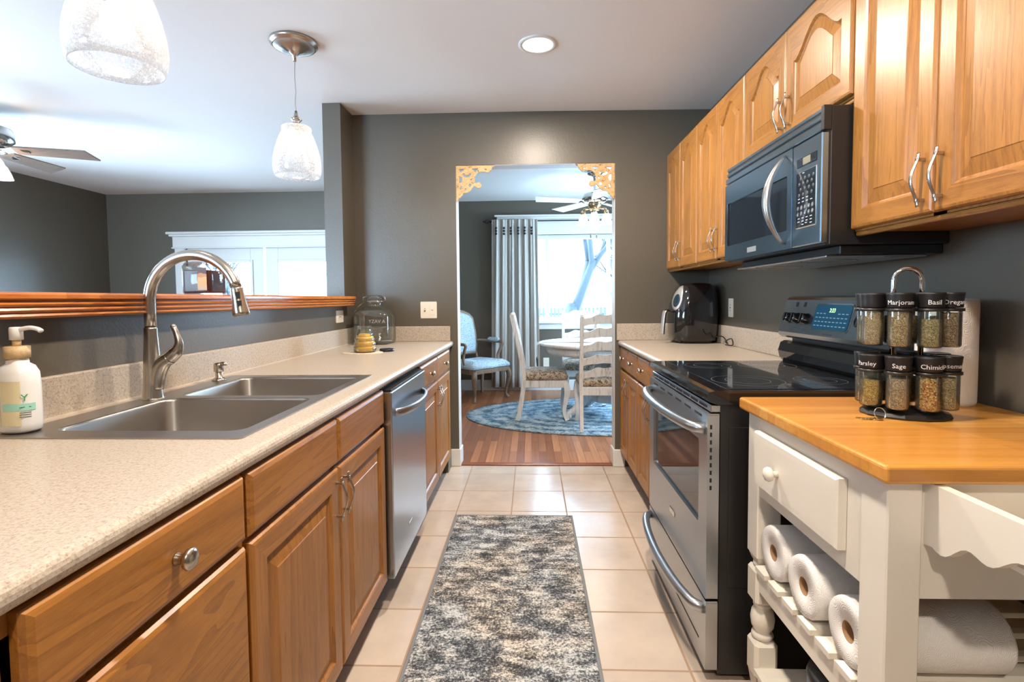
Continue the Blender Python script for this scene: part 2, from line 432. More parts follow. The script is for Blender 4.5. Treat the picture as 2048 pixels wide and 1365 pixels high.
# ---- dining window on the far wall
w = struct('window_1', MB().box(-.25, 1.5, 6.70, 6.73, 2.02, 2.045).box(-.36, 1.6, 6.69, 6.73, 2.02, 2.17, .004)
    .box(-.36, -.25, 6.70, 6.73, .83, 2.02, .004).box(1.5, 1.6, 6.70, 6.73, .83, 2.02, .004)
    .box(-.40, 1.64, 6.68, 6.73, 2.17, 2.21, .006).box(-.43, 1.67, 6.655, 6.73, 2.21, 2.245, .008).box(-.46, 1.7, 6.64, 6.73, 2.245, 2.268, .006)
    .box(-.40, 1.64, 6.66, 6.80, .875, .905, .006, 2).box(-.36, 1.6, 6.705, 6.73, .80, .875, .004), white)
fr = MB()
for x0, x1 in ((-.25, -.205), (.19, .235), (.985, 1.03), (1.455, 1.5)): fr.box(x0, x1, 6.752, 6.798, .90, 2.02)
fr.box(-.25, 1.5, 6.75, 6.80, .905, .955, .004).box(-.25, 1.5, 6.75, 6.80, 1.965, 2.02, .004)
struct('window_frame', fr, white, w); struct('window_pane', MB().box(-.2, 1.46, 6.775, 6.779, .955, 1.965), pane, w)
def bigwin(name, horiz, a0, a1, z0, z1, p, div=3):
    fr = MB(); gl = MB()
    def B(m, s0, s1, q0, q1, d0, d1):
        if horiz: m.box(s0, s1, p+d0, p+d1, q0, q1)
        else: m.box(p+d0, p+d1, s0, s1, q0, q1)
    B(fr, a0, a1, z0, z0+.06, -.03, .03); B(fr, a0, a1, z1-.06, z1, -.03, .03)
    for i in range(div+1):
        s = a0+(a1-a0-.06)*i/div; B(fr, s, s+.06, z0+.06, z1-.06, -.03, .03)
    o = struct(name, fr, white); B(gl, a0+.05, a1-.05, z0+.05, z1-.05, -.002, .002); struct('window_pane', gl, pane, o)
bigwin('added_window_2', False, 4.3, 6.0, .6, 2.1, 2.475, 2)  # unseen window, added to bring blue daylight into the dining room
bigwin('window_3', False, 2.0, 4.4, .6, 2.1, -5.18, 4)
bigwin('added_window_4', True, -5.0, -2.9, 0, 2.25, -2.62, 2)  # unseen rear window, put in for blue reflections and light on the living wall
# ---- double door with leaded lights in the living room
d = struct('door_1', MB().box(-4.27, -4.15, 6.09, 6.12, 0, 1.845, .004).box(-2.28, -2.16, 6.09, 6.12, 0, 1.845, .004)
    .box(-4.29, -2.14, 6.085, 6.12, 1.845, 1.975, .004).box(-4.32, -2.11, 6.06, 6.12, 1.975, 2.0, .006).box(-4.345, -2.085, 6.04, 6.12, 2.0, 2.03, .008).box(-4.3, -2.13, 6.075, 6.12, 1.832, 1.85, .004), white)
lead = mat('dark_lead_came', (.05, .06, .06), .5, .3)
for (x0, x1) in ((-4.145, -3.215), (-3.185, -2.285)):
    gx0, gx1 = x0+.155, x1-.155
    g0, g1 = .75, 1.665
    lf = struct('door_leaf', MB().box(x0, gx0, 6.14, 6.185, 0, 1.835, .003).box(gx1, x1, 6.14, 6.185, 0, 1.835, .003).box(gx0, gx1, 6.14, 6.185, g1, 1.835, .003).box(gx0, gx1, 6.14, 6.185, 0, g0, .003)
        .box(gx0-.03, gx0, 6.128, 6.142, g0-.03, g1+.03, .004).box(gx1, gx1+.03, 6.128, 6.142, g0-.03, g1+.03, .004).box(gx0, gx1, 6.128, 6.142, g1, g1+.03, .004), white, d)
    struct('door_pane', MB().box(gx0, gx1, 6.16, 6.165, g0, g1), pane, lf)
    lm = MB(); a = .075; r = .0026
    def ln(p, q): lm.tube([(p[0], 6.157, p[1]), (q[0], 6.157, q[1])], r, 5)
    for i, e in ((0, a), (1, a*2)):
        pass
    xa, xb, xc, xd = gx0+.07, gx0+.15, gx1-.15, gx1-.07; za, zb = g1-.07, g1-.145
    ln((xa, g1), (xa, g0)); ln((xd, g1), (xd, g0)); ln((gx0, za), (gx1, za)); ln((gx0, zb), (gx1, zb))
    ln((xb, zb), (xb, g0)); ln((xc, zb), (xc, g0)); ln((xa, za), (xb, zb)); ln((xd, za), (xc, zb))
    for (px, pz) in ((xa, za), (xd, za), (xb, zb), (xc, zb)): lm.tube([(px+.017*cos(2*pi*q/14), 6.157, pz+.017*sin(2*pi*q/14)) for q in range(14)], .0026, 5, closed=True)
    struct('lead_came', lm, lead, lf)
struct('hinge', MB().box(-4.155, -4.14, 6.12, 6.13, 1.49, 1.60), nickel, d)

# ---- outside: snow, trees, fence, shed roof
struct('ground', MB().box(-40, 40, 6.95, 60, -.5, -.35), snow)
bark = mat('frosty_bark', (.014, .020, .026), .9)
def tree(x, y, z, h, label, seed, sp=1., r0=.22, lean=0):
    rnd = random.Random(seed); m = MB()
    def br(p, d, L, r, dep):
        q = p+d*L; mid = (p+q)/2+Vector((rnd.uniform(-1, 1), rnd.uniform(-1, 1), 0))*L*.06
        m.tube([p, mid, q], [r, r*.85, r*.68], 6)
        if dep == 0: return
        for k in range(rnd.choice((2, 3)) if dep > 1 else 3):
            a = rnd.uniform(0, 2*pi); t = rnd.uniform(.25, .65)*sp
            nd = (d+Vector((cos(a), sin(a)*.8, rnd.uniform(0, .3)))*t).normalized()
            st = p+(q-p)*rnd.uniform(.55, 1)
            br(st, nd, L*rnd.uniform(.62, .85), r*.55, dep-1)
    br(Vector((x, y, z)), Vector((lean, 0, 1)).normalized(), h, r0, 5)
    return tag(m.build('bare_tree', bark, origin=(x, y, z)), label, 'tree')
tree(.9, 11.0, -.4, 1.5, 'tall pale bare tree with forking trunk outside the middle of the dining window', 3, 1, .2)
tree(3.1, 15.5, -.4, 1.4, 'bluish many-branched bare tree at the right of the dining window', 11, 1.25, .17)
tree(-9.6, 16.5, -.4, 1.5, 'bare tree outside the leaded door lights of the living room', 19, 1.1, .2)
fm = thing('picket_fence', (.6, 17, -.36), 'low pale picket fence across the snow behind the trees', 'fence')
grey_wood = mat('weathered_pickets', (.03, .036, .042), .9)
for sx in range(9):
    pm = MB(); pm.box(-1.9+sx*.5, -1.4+sx*.5-.02, 17, 17.03, .05, .12).box(-1.9+sx*.5, -1.4+sx*.5-.02, 17, 17.03, .65, .72)
    for k in range(4): pm.box(-1.88+sx*.5+k*.125, -1.80+sx*.5+k*.125, 16.98, 17.0, -.36, .9)
    pm.build('fence_panel', grey_wood, fm)
hm = thing('neighbouring_house', (5.2, 22, -.36), 'snow-roofed low house beyond the fence at the right of the dining window', 'house')
MB().box(3.2, 8, 21.5, 25, -.36, 1.5).build('wall', mat('pale_siding', (.07, .08, .1), .8), hm)
MB().prism([(2.9, 1.45), (8.3, 1.45), (5.6, 2.9)], 21.2, 25.2, 'xz').build('roof', snow, hm)
hm2 = thing('neighbouring_house', (-10.5, 24, -.36), 'snow-covered house seen through the leaded glass of the living room door', 'house')
MB().box(-13.5, -8, 23.5, 27, -.36, 1.3).build('wall', mat('grey_siding', (.05, .06, .075), .8), hm2)
MB().prism([(-13.8, 1.25), (-7.7, 1.25), (-10.7, 2.6)], 23.2, 27.2, 'xz').build('roof', snow, hm2)
# ================================================================ cabinetry
def panel_door(parent, face, sx, y0, y1, z0, z1, arch=0, t=.019, fr=.055, name='door', mats=None, flat=False):
    """raised panel door; face = x of the outer surface, sx = +1 outward is +x, -1 outward is -x"""
    w, h = y1-y0, z1-z0; K = 17 if arch else 2
    def loop(i, n, opening=False):
        if opening: a, b = fr+i, w-fr-i; zb = fr+i; zt = h-fr-i
        else: a, b, zb, zt = i, w-i, i, h-i
        pts = [(a, zb), (b, zb)]
        for k in range(K):
            s = k/(K-1); x = b+(a-b)*s; z = zt
            if opening and arch:
                q = (x-fr-.012)/(w-2*fr-.024); q = min(max(q, 0), 1)
                z = zt-arch+arch*(.5-.5*cos(2*pi*q))**.85
            pts.append((x, z))
        return [(face-sx*t+sx*n, y0+p[0], z0+p[1]) for p in pts]
    L = [loop(0, 0), loop(0, t-.007), loop(.003, t-.002), loop(.009, t)]
    if not flat:
        L += [loop(0, t, True), loop(.004, t-.004, True), loop(.007, t-.008, True), loop(.011, t-.010, True), loop(.045, t-.0025, True), loop(.047, t-.001, True)]
    n = K+2
    def idx(k, i):
        if flat: return 0
        if k == 3 and (i == 0 or 2 <= i < n-1): return 1
        return 0
    m = MB(); m.loops(L, idx=idx)
    return m.build(name, mats or [oakZ, oakY], parent)
def slab_front(parent, face, sx, y0, y1, z0, z1, name='drawer', t=.019):
    w, h = y1-y0, z1-z0
    def lp(i, n): return [(face-sx*t+sx*n, y0+a, z0+b) for a, b in ((i, i), (w-i, i), (w-i, h-i), (i, h-i))]
    m = MB(); m.loops([lp(0, 0), lp(0, t-.009), lp(.004, t-.003), lp(.012, t)])
    return m.build(name, oakY, parent)
def knob(parent, x, y, z, sx, r=.017):
    m = MB(); k = [(.010, 0), (.010, .002), (.0088, .005), (.0082, .011), (.0105, .0155), (r*.9, .018), (r, .022), (r*.95, .026), (r*.6, .0295), (1e-5, .0305)]
    m.lathe((x, y, z), [(a, b*sx) for a, b in k], 20, None, 'x'); return m.build('knob', nickel, parent)
def pull(parent, x, y, z, sx, L=.128):
    m = MB(); pts = []
    for i in range(25):
        s = -L/2+L*i/24; pts.append((x+sx*(.0235+.0085*cos(2*pi*s/L)), y, z+s))
    m.tube(pts, [(.0022, .0052)]*25, 8, up=(1, 0, 0))
    for q in (-.048*L/.128, .048*L/.128): m.box(x, x+sx*.021, y-.0035, y+.0035, z+q-.004, z+q+.004, .001)
    return m.build('handle', nickel, parent)
def carcass(parent, xf, xb, y0, y1, z0, z1, top=False, zs=None, kick=0, rails=(), stiles=(), fw_=.04, bottom=True):
    sx = 1 if xf > xb else -1; t = .018; m = MB()
    zs = zs or z1; m.box(xb, xf-sx*.019, y0, y0+t, z0, zs).box(xb, xf-sx*.019, y1-t, y1, z0, zs)
    m.box(xb, xb+sx*.008, y0+t, y1-t, z0, zs)
    if bottom: m.box(xb+sx*.008, xf-sx*.019, y0+t, y1-t, z0, z0+t)
    if top: m.box(xb+sx*.008, xf-sx*.019, y0+t, y1-t, z1-t, z1)
    m.build('carcass', oakZ, parent)
    f = MB(); xa, xc = xf-sx*.019, xf
    f.box(xa, xc, y0, y0+fw_, z0, z1).box(xa, xc, y1-fw_, y1, z0, z1)
    for s in stiles: f.box(xa, xc, s-.02, s+.02, z0, z1)
    f.box(xa, xc, y0+fw_, y1-fw_, z0, z0+.035).box(xa, xc, y0+fw_, y1-fw_, z1-.03, z1)
    for r in rails: f.box(xa, xc, y0+fw_, y1-fw_, r-.018, r+.018)
    f.build('face_frame', oakZ, parent)
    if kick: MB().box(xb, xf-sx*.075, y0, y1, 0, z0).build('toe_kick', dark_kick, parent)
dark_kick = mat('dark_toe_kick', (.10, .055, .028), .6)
DXL = -.556         # outer face of left base doors
FXL = DXL-.020      # face frame
ZB, ZT = .10, .862
# near drawer base
c = thing('base_cabinet', (-.9, .53, 0), 'oak base cabinet of wide drawers at the near end of the sink counter', 'cabinet', 'oak base cabinets under the sink counter')
carcass(c, FXL, -1.235, -.38, .985, ZB, ZT, kick=1, rails=(.718,), stiles=(.50,))
for y0, y1 in ((-.36, .49), (.53, .970)):
    dr = slab_front(c, DXL, 1, y0, y1, .730, .857); knob(dr, DXL, (y0+y1)/2+.02, .795, 1, .0175)
    dr = slab_front(c, DXL, 1, y0, y1, .43, .716); knob(dr, DXL, (y0+y1)/2+.02, .545, 1, .0175)
    dr = slab_front(c, DXL, 1, y0, y1, .125, .416); knob(dr, DXL, (y0+y1)/2+.02, .27, 1, .0175)
# sink base
c = thing('base_cabinet', (-.9, 1.45, 0), 'oak sink base cabinet with two raised panel doors left of the dishwasher', 'cabinet', 'oak base cabinets under the sink counter')
carcass(c, FXL, -1.235, .985, 1.927, ZB, ZT, zs=.67, kick=1, rails=(.718,), stiles=(1.4525,))
for y0, y1 in ((.985, 1.450), (1.458, 1.920)):
    slab_front(c, DXL, 1, y0, y1, .728, .857, 'false_drawer_front')
    dd = panel_door(c, DXL, 1, y0, y1, .118, .715); pull(dd, DXL, 1.427 if y0 < 1.2 else 1.482, .63, 1)
# far base
c = thing('base_cabinet', (-.9, 3.05, 0), 'oak base cabinet with two drawers and two doors between dishwasher and doorway', 'cabinet', 'oak base cabinets under the sink counter')
carcass(c, FXL, -1.235, 2.562, 3.50, ZB, ZT, kick=1, rails=(.718,), stiles=(3.04,))
for y0, y1 in ((2.575, 3.036), (3.044, 3.492)):
    dr = slab_front(c, DXL, 1, y0, y1, .728, .857); knob(dr, DXL, (y0+y1)/2, .79, 1)
    dd = panel_door(c, DXL, 1, y0, y1, .118, .715); pull(dd, DXL, 3.015 if y0 < 3 else 3.066, .62, 1)
struct('trim_3', MB().box(-1.24, FXL, 3.50, 3.648, 0, .862), paint)

# dishwasher
c = thing('dishwasher', (-.85, 2.245, 0), 'stainless steel dishwasher with a curved bar handle in the sink counter run', 'dishwasher')
MB().box(-1.2, -.575, 1.945, 2.555, .10, .855).build('tub_casing', black_sat, c)
MB().box(-1.15, -.62, 1.94, 2.55, 0, .10).build('toe_panel', black_sat, c)
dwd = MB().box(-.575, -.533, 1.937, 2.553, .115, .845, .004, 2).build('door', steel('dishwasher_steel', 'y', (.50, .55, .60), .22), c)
MB().box(-.572, -.536, 1.945, 2.545, .8455, .853, .001).build('control_strip', black_sat, c)
m = MB(); pts = []
for i in range(17):
    s = i/16; pts.append((-.533+.052*sin(pi*s)**.55, 2.0+.49*s, .752+.0*s))
m.tube([(-.534, 2.0, .752)]+pts+[(-.534, 2.49, .752)], [(.016, .007)]*19, 12, up=(0, 0, 1)); m.build('handle', steelY, dwd)
b = MB().box(-.534, -.5315, 2.175, 2.235, .215, .232, .001).build('badge', chrome, dwd, label='small plain metal badge plate')
MB().box(-.5316, -.5309, 2.180, 2.230, .219, .228).build('badge_face', grey_pl, b)

# left countertop with rounded nosing, backsplash, sink cut-out
lam = mat('speckled_beige_laminate', rough=.33); n = N(lam)
v = n.co((1, 1, 1)); a = n.noise(v, 260, 2, .6); bb = n.noise(v, 120, 3, .7); cc = n.noise(v, 3, 2)
col = n.ramp(a, [(.33, (.23, .16, .11)), (.43, (.43, .365, .295)), (.60, (.52, .455, .375)), (.70, (.66, .60, .53))])
n.base(n.mix(.5, col, n.ramp(bb, [(.38, (.32, .245, .175)), (.5, (.50, .435, .355)), (.7, (.55, .49, .41))])))
CT = .9005; NX = -.553
SX0, SX1, SY0, SY1 = -1.185, -.622, 1.072, 1.995    # sink rim
c = thing('countertop', (-.9, 1.5, CT), 'speckled beige laminate countertop around the stainless sink', 'countertop')
m = MB()
def nose(xe, sx, zt=CT, th=.037):
    r = th/2-.002; pts = []
    for i in range(9):
        a = pi/2-pi*i/8*.92; pts.append((xe-sx*r+sx*r*cos(a), zt-r+r*sin(a) if a > 0 else zt-r+(th-r)*sin(a)))
    return pts
pf = nose(NX, 1)
m.prism([(SX1-.012, CT), (SX1-.012, CT-.037)][::-1]*0+[(SX1+.002+.0-.014, CT-.037)]+[(SX1-.012, CT)]+pf, -.9, 3.647, 'xz')
m.box(HL+.001, SX1-.012, -.9, SY0+.012, CT-.037, CT).box(HL+.001, SX1-.012, SY1-.012, 3.647, CT-.037, CT).box(HL+.001, SX0+.012, SY0+.012, SY1-.012, CT-.037, CT)
m.build('worktop', lam, c)
m = MB(); m.box(HL+.001, HL+.019, -.9, 3.647, CT, 1.008, .004, 2).build('backsplash', lam, c)
MB().box(HL+.019, -.572, 3.629, 3.648, CT, 1.008, .004, 2).build('backsplash', lam, c)
bk = MB().box(HL+.019, HL+.024, -.9, 3.629, CT, CT+.004).build('caulk_bead', mat('cream_caulk', (.6, .52, .42), .5), c)

# sink: rim with two basins
c = thing('kitchen_sink', (-.9, 1.53, CT), 'double bowl stainless steel drop-in sink in the left countertop', 'sink')
b1 = (-1.103, -.655, 1.132, 1.522); b2 = (-1.103, -.655, 1.562, 1.938)
me = curve_shape([rrect(SX0, SX1, SY0, SY1, .012)]+[rrect(*b, .035) for b in (b1, b2)], .003, .0)
MB().mesh(me, Matrix.Translation((0, 0, CT+.0018))).build('rim', sinksteel, c)
for b, dep in ((b1, .20), (b2, .18)):
    def rr(i, z, r=.035): return [(p[0], p[1], z) for p in rrect(b[0]+i, b[1]-i, b[2]+i, b[3]-i, max(r, .01))]
    z = CT+.003
    L = [rr(-.003, z), rr(.001, z-.002), rr(.003, z-.008), rr(.006, z-dep+.03), rr(.012, z-dep+.012, .04), rr(.03, z-dep, .04)]
    O = [rr(.028, z-dep-.0015, .04), rr(.010, z-dep+.010, .04), rr(.0045, z-dep+.03), rr(.0015, z-.010)]
    m = MB(); m.loops(L+O, cap0=False, cap1=False, smooth=True)
    m = MB()
    m.loops(L, cap0=False, cap1=True, smooth=True)
    bo = m.build('basin', sinksteel, c)
    MB().lathe(((b[0]+b[1])/2, (b[2]+b[3])/2, z-dep+.0005), [(.045, 0), (.045, .002), (.036, .003), (.03, .001), (1e-5, .001)], 24).build('drain', chrome, bo)

# faucet
fx, fy = -1.144, 1.513
c = thing('kitchen_faucet', (fx, fy, CT+.0035), 'tall brushed nickel gooseneck pull-down faucet on the sink deck', 'faucet')
z0 = CT+.0035
# deck foot that leans forward into the lever socket, neck rises at the left
bod = [(fx, z0, .030), (fx, z0+.012, .0275), (fx, z0+.05, .024), (fx+.001, z0+.10, .0235), (fx+.001, z0+.15, .021), (fx+.001, z0+.19, .0185), (fx+.001, z0+.216, .0178)]
m = MB(); P = smooth_pts([(x, fy, z) for x, z, r in bod], 4); R_ = lerp_list([r for x, z, r in bod], 4)
m.tube(P, R_, 24, up=(1, 0, 0)); m.build('body', nickel, c)
# socket: broad curved arm from the foot up to the right
P = smooth_pts([(fx+.012, fy, z0+.03), (fx+.018, fy, z0+.075), (fx+.034, fy, z0+.108), (fx+.058, fy, z0+.125)], 5)
m = MB(); m.tube(P, lerp_list([.018, .022, .022, .020], 5), 20, up=(1, 0, 0)); m.build('lever_socket', nickel, c)
P = smooth_pts([(fx+.056, fy, z0+.124), (fx+.075, fy, z0+.142), (fx+.086, fy, z0+.165), (fx+.080, fy, z0+.195), (fx+.072, fy, z0+.216)], 5)
m = MB(); m.tube(P, lerp_list([.0202, .0195, .0125, .0085, .0078], 5), 18, up=(1, 0, 0)); m.sphere((fx+.071, fy, z0+.218), .0082, 12, 8)
lv = m.build('lever', nickel, c)
P = [(fx+.001, fy, z0+.212), (fx+.001, fy, z0+.26)]
cxr, czr, rr_ = fx+.137, 1.200, .136
for i in range(0, 27):
    a = pi-radians(164)*i/26; P.append((cxr+rr_*cos(a), fy, czr+rr_*sin(a)))
endp = Vector(P[-1]); m = MB(); m.tube(P, .0158, 22, up=(0, 1, 0)); m.build('spout', nickel, c)
dirv = (Vector(P[-1])-Vector(P[-2])).normalized(); dirv = Vector((.16, 0, -.98)).normalized()
def along(d): return endp+dirv*d
m = MB(); m.tube([along(0), along(.003), along(.006), along(.04), along(.075), along(.081), along(.086)], [.0160, .0180, .0182, .0198, .0240, .0246, .0220], 22, up=(0, 1, 0))
sp = m.build('spray_head', nickel, c)
side = Vector((0, -1, 0)); nrm = (dirv.cross(side)).normalized()
face = Vector((.5, -.86, 0)); face = (face-dirv*face.dot(dirv)).normalized()
m = MB()
for d0, d1, r_ in ((.014, .036, .0186), (.041, .060, .0205)):
    pc = along((d0+d1)/2)+face*(r_)
    ax = dirv*((d1-d0)/2); sd = dirv.cross(face).normalized()*.0068
    q = [pc-ax*.9+sd, pc-ax*.9-sd, pc+ax-sd*.7, pc+ax+sd*.7]
    m.loops([[p-face*.004 for p in q], [p+face*.0012 for p in q]])
m.build('spray_button', black_sat, sp)
MB().lathe((fx, fy, CT+.003), [(.031, 0), (.031, .003), (.028, .004)], 28).build('base_ring', nickel, c)

# soap pump on the deck
sx_, sy_ = -1.157, 1.865
c = thing('soap_dispenser', (sx_, sy_, CT+.0035), 'small brushed nickel soap pump on the sink deck behind the faucet', 'soap pump')
MB().lathe((sx_, sy_, CT+.0035), [(.024, 0), (.024, .004), (.019, .008), (.012, .012), (.012, .028), (.010, .032)], 20).build('collar', nickel, c)
m = MB(); m.lathe((sx_, sy_, CT+.034), [(.010, 0), (.0165, .003), (.017, .028), (.014, .034), (1e-5, .036)], 20)
m.tube([(sx_, sy_, CT+.062), (sx_+.02, sy_-.005, CT+.066), (sx_+.034, sy_-.01, CT+.064)], [.008, .0075, .006], 12); m.build('pump_head', nickel, c)

# bar ledge on the half wall
prof = [(-1.43, 1.170), (-1.43, 1.222), (-1.172, 1.222), (-1.165, 1.216), (-1.165, 1.207), (-1.172, 1.2035), (-1.182, 1.2025),
        (-1.182, 1.199), (-1.174, 1.1975), (-1.170, 1.193), (-1.174, 1.188), (-1.182, 1.187), (-1.182, 1.185), (-1.176, 1.184), (-1.174, 1.179), (-1.178, 1.174),
        (-1.186, 1.173), (-1.186, 1.171), (-1.180, 1.170), (-1.178, 1.165), (-1.183, 1.160), (-1.200, 1.158), (-1.2445, 1.158), (-1.2445, 1.170)]
o = MB().prism(prof, -.9, 3.418, 'xz').build('bar_ledge', barwood, origin=(-1.3, 1.2, 1.158))
tag(o, 'varnished orange pine bar ledge with beaded edge on top of the half wall', 'ledge')

# ---------------- right side base run
DXR = .622; FXR = DXR+.02
def rcab(lbl, y0, y1, doors, pulls):
    c = thing('base_cabinet', (.95, (y0+y1)/2, 0), lbl, 'cabinet', 'oak base cabinets beside the stove')
    carcass(c, FXR, XR-.004, y0, y1, ZB, ZT, kick=1, rails=(.70,), stiles=[d[0] for d in doors[1:]], fw_=.025)
    for (a, b), p in zip(doors, pulls):
        dr = slab_front(c, DXR, -1, a+.003, b-.003, .712, .857); knob(dr, DXR, (a+b)/2, .787, -1)
        dd = panel_door(c, DXR, -1, a+.003, b-.003, .118, .696); pull(dd, DXR, p, .60, -1)
rcab('oak base cabinet with two narrow doors right of the doorway', 3.047, 3.64, [(3.352, 3.638), (3.050, 3.352)], [3.378, 3.328])
rcab('single door oak base cabinet close against the stove', 2.345, 3.047, [(2.74, 3.044), (2.36, 2.74)], [2.765, 2.72])
c = thing('countertop', (.93, 3.0, CT), 'speckled beige laminate countertop under the black air fryer', 'countertop')
pf = nose(.608, -1)
m = MB(); m.prism([(XR-.001, CT-.037), (XR-.001, CT)]+pf, 2.345, 3.648, 'xz').build('worktop', lam, c)
MB().box(XR-.020, XR-.001, 2.345, 3.629, CT, 1.018, .004, 2).build('backsplash', lam, c)
MB().box(.60, XR-.001, 3.629, 3.648, CT, 1.018, .004, 2).build('backsplash', lam, c)

# ---------------- wall cabinets
UX = .94; UF = UX+.019
UZ0, UZ1 = 1.386, 2.174
def ucab(lbl, y0, y1, ys, z0, pz, arch, zl=.128, under=True):
    c = thing('wall_cabinet', (1.1, (y0+y1)/2, z0), lbl, 'cabinet', 'golden oak wall cabinets')
    carcass(c, UF, XR-.002, y0, y1, z0, UZ1, top=True, stiles=[ys[1]], fw_=.03)
    for a, b, q in ((ys[0], ys[1], ys[1]-.028), (ys[1], ys[2], ys[1]+.028)):
        dd = panel_door(c, UX, -1, a+.002, b-.002, z0+.006, UZ1-.004, arch, fr=.052); pull(dd, UX, q, pz, -1, zl)
    # rounded light rail along the bottom edge
    MB().box(UF, UF+.018, y0, y1, z0-.014, z0, .005, 2).build('bottom_rail', oakY, c)
    return c
ucab('golden oak wall cabinet furthest from the camera, in the corner by the doorway', 3.0, 3.648, (3.0, 3.33, 3.64), UZ0, 1.49, .075)
ucab('golden oak two-door wall cabinet beside the far side of the microwave', 2.343, 2.998, (2.345, 2.685, 2.996), UZ0, 1.49, .075)
ucab('short golden oak wall cabinet directly above the microwave', 1.577, 2.341, (1.579, 1.975, 2.339), 1.784, 1.872, .085)
ucab('large golden oak wall cabinet nearest the camera, above the spice rack', .90, 1.575, (.902, 1.257, 1.573), UZ0, 1.472, .075)

# ================================================================ stove
SY0_, SY1_ = 1.577, 2.337
c = thing('electric_range', (.9, 1.957, 0), 'stainless and black electric range with glass cooktop', 'stove')
m = MB(); m.box(.572, 1.20, SY0_+.004, SY1_-.004, .02, .872, .003).box(.66, 1.18, SY0_+.03, SY1_-.03, 0, .03); m.build('body', black_sat, c)
m = MB(); m.box(.60, 1.0, SY0_+.0015, SY0_+.005, .30, .80, .001).build('side_panel', black_sat, c)
ct = MB()
ct.prism([(.562, .870), (.541, .878), (.533, .888), (.533, .900), (.540, .9085), (.556, .912), (.60, .9125), (1.14, .9125), (1.14, .870)], SY0_, SY1_, 'xz', smooth=False)
ct = ct.build('cooktop', black_gl, c)
m = MB(); m.box(.60, 1.09, SY0_+.025, SY1_-.025, .9126, .9142, .001).build('cooking_glass', dkglass, ct)
ringm = mat('burner_ring_print', (.10, .10, .105), .3)
for bx, by, br_ in ((.73, 1.765, .115), (.73, 2.16, .09), (.97, 1.765, .08), (.97, 2.16, .11)):
    m = MB()
    for rr2 in (br_, br_*.62): m.lathe((bx, by, .9143), [(rr2-.0015, 0), (rr2-.0015, .0002), (rr2+.0005, .0002), (rr2+.0005, 0), (rr2-.0015, 0)], 48)
    m.build('burner_ring', ringm, ct)
# vent slots below the cooktop lip
m = MB(); m.box(.545, .575, SY0_+.004, SY1_-.004, .846, .868, .002).build('vent_trim', steelY, c)
m = MB()
for k in range(8):
    y = SY0_+.04+k*.088; m.box(.5435, .5455, y, y+.07, .853, .860)
m.build('vent_slots', black_mat, c)
# oven door
dx = .532
dg_ = thing
od = MB()
wy0, wy1, wz0, wz1 = 1.655, 2.265, .475, .745
me = curve_shape([rrect(SY0_, SY1_, .262, .842, .006), rrect(wy0, wy1, wz0, wz1, .012)], .036)
Myz = Matrix(((0, 0, 1, 0), (1, 0, 0, 0), (0, 1, 0, 0), (0, 0, 0, 1)))   # shape (x,y)->(y,z), thickness along x
od.mesh(me, Matrix.Translation((dx+.02, 0, 0)) @ Myz); od = od.build('oven_door', steelY, c)
MB().box(dx+.012, dx+.034, wy0-.004, wy1+.004, wz0-.004, wz1+.004).build('window_glass', dkglass, od)
MB().box(dx+.0385, dx+.044, SY0_+.008, SY1_-.008, .27, .835).build('door_gasket', black_mat, od)
m = MB()
for k in range(9): m.box(dx+.010, dx+.016, SY0_-.0008, SY0_+.001, .795-k*.0235, .808-k*.0235)
m.build('side_vent_slots', black_mat, od)
m = MB()
for k in range(6): m.box(dx+.0014, dx+.003, 1.63+k*.112, 1.70+k*.112, .822, .829)
m.build('top_vent_slots', black_mat, od)
def bowed(y0, y1, z, x, out, r, parent, name='handle', mt=None):
    P = []
    for i in range(25):
        s = i/24; P.append((x-out*sin(pi*s)**.45 if 0 < s < 1 else x+.003, y0+(y1-y0)*s, z))
    m = MB(); m.tube(P, r, 16, up=(0, 0, 1)); return m.build(name, mt or steelY, parent)
bowed(1.60, 2.315, .790, dx, .058, .0165, od)
bd = MB().box(dx-.001, dx+.002, 1.925, 1.99, .372, .392, .001).build('badge', chrome, od, label='small plain metal badge plate')
# warming drawer
dw = MB(); me = curve_shape([rrect(SY0_, SY1_, .035, .255, .006)], .036); dw.mesh(me, Matrix.Translation((dx+.02, 0, 0)) @ Myz)
dw = dw.build('storage_drawer', steelY, c)
bowed(1.60, 2.315, .222, dx, .058, .0165, dw)
MB().box(dx+.0005, dx+.003, 1.64, 2.27, .098, .104, .001).build('recess_line', black_mat, dw)
# backguard: black riser then leaning steel control panel
m = MB(); m.prism([(1.12, .9125), (1.105, .93), (1.098, .96), (1.108, .995), (1.125, 1.004), (1.20, 1.004), (1.20, .87), (1.142, .87), (1.142, .9125)], SY0_, SY1_, 'xz'); m.build('riser', black_gl, c)
MB().box(1.150, 1.20, SY0_+.02, SY1_-.02, 1.002, 1.035).build('riser_gap', black_sat, c)
cpf = [(1.115, 1.020), (1.100, 1.030), (1.097, 1.045), (1.134, 1.182), (1.142, 1.192), (1.165, 1.198), (1.205, 1.198), (1.215, 1.03), (1.19, 1.020)]
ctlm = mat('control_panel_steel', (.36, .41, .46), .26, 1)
ctl = MB(); ctl.prism(cpf, SY0_+.002, SY1_-.002, 'xz'); ctl = ctl.build('control_panel', ctlm, c)
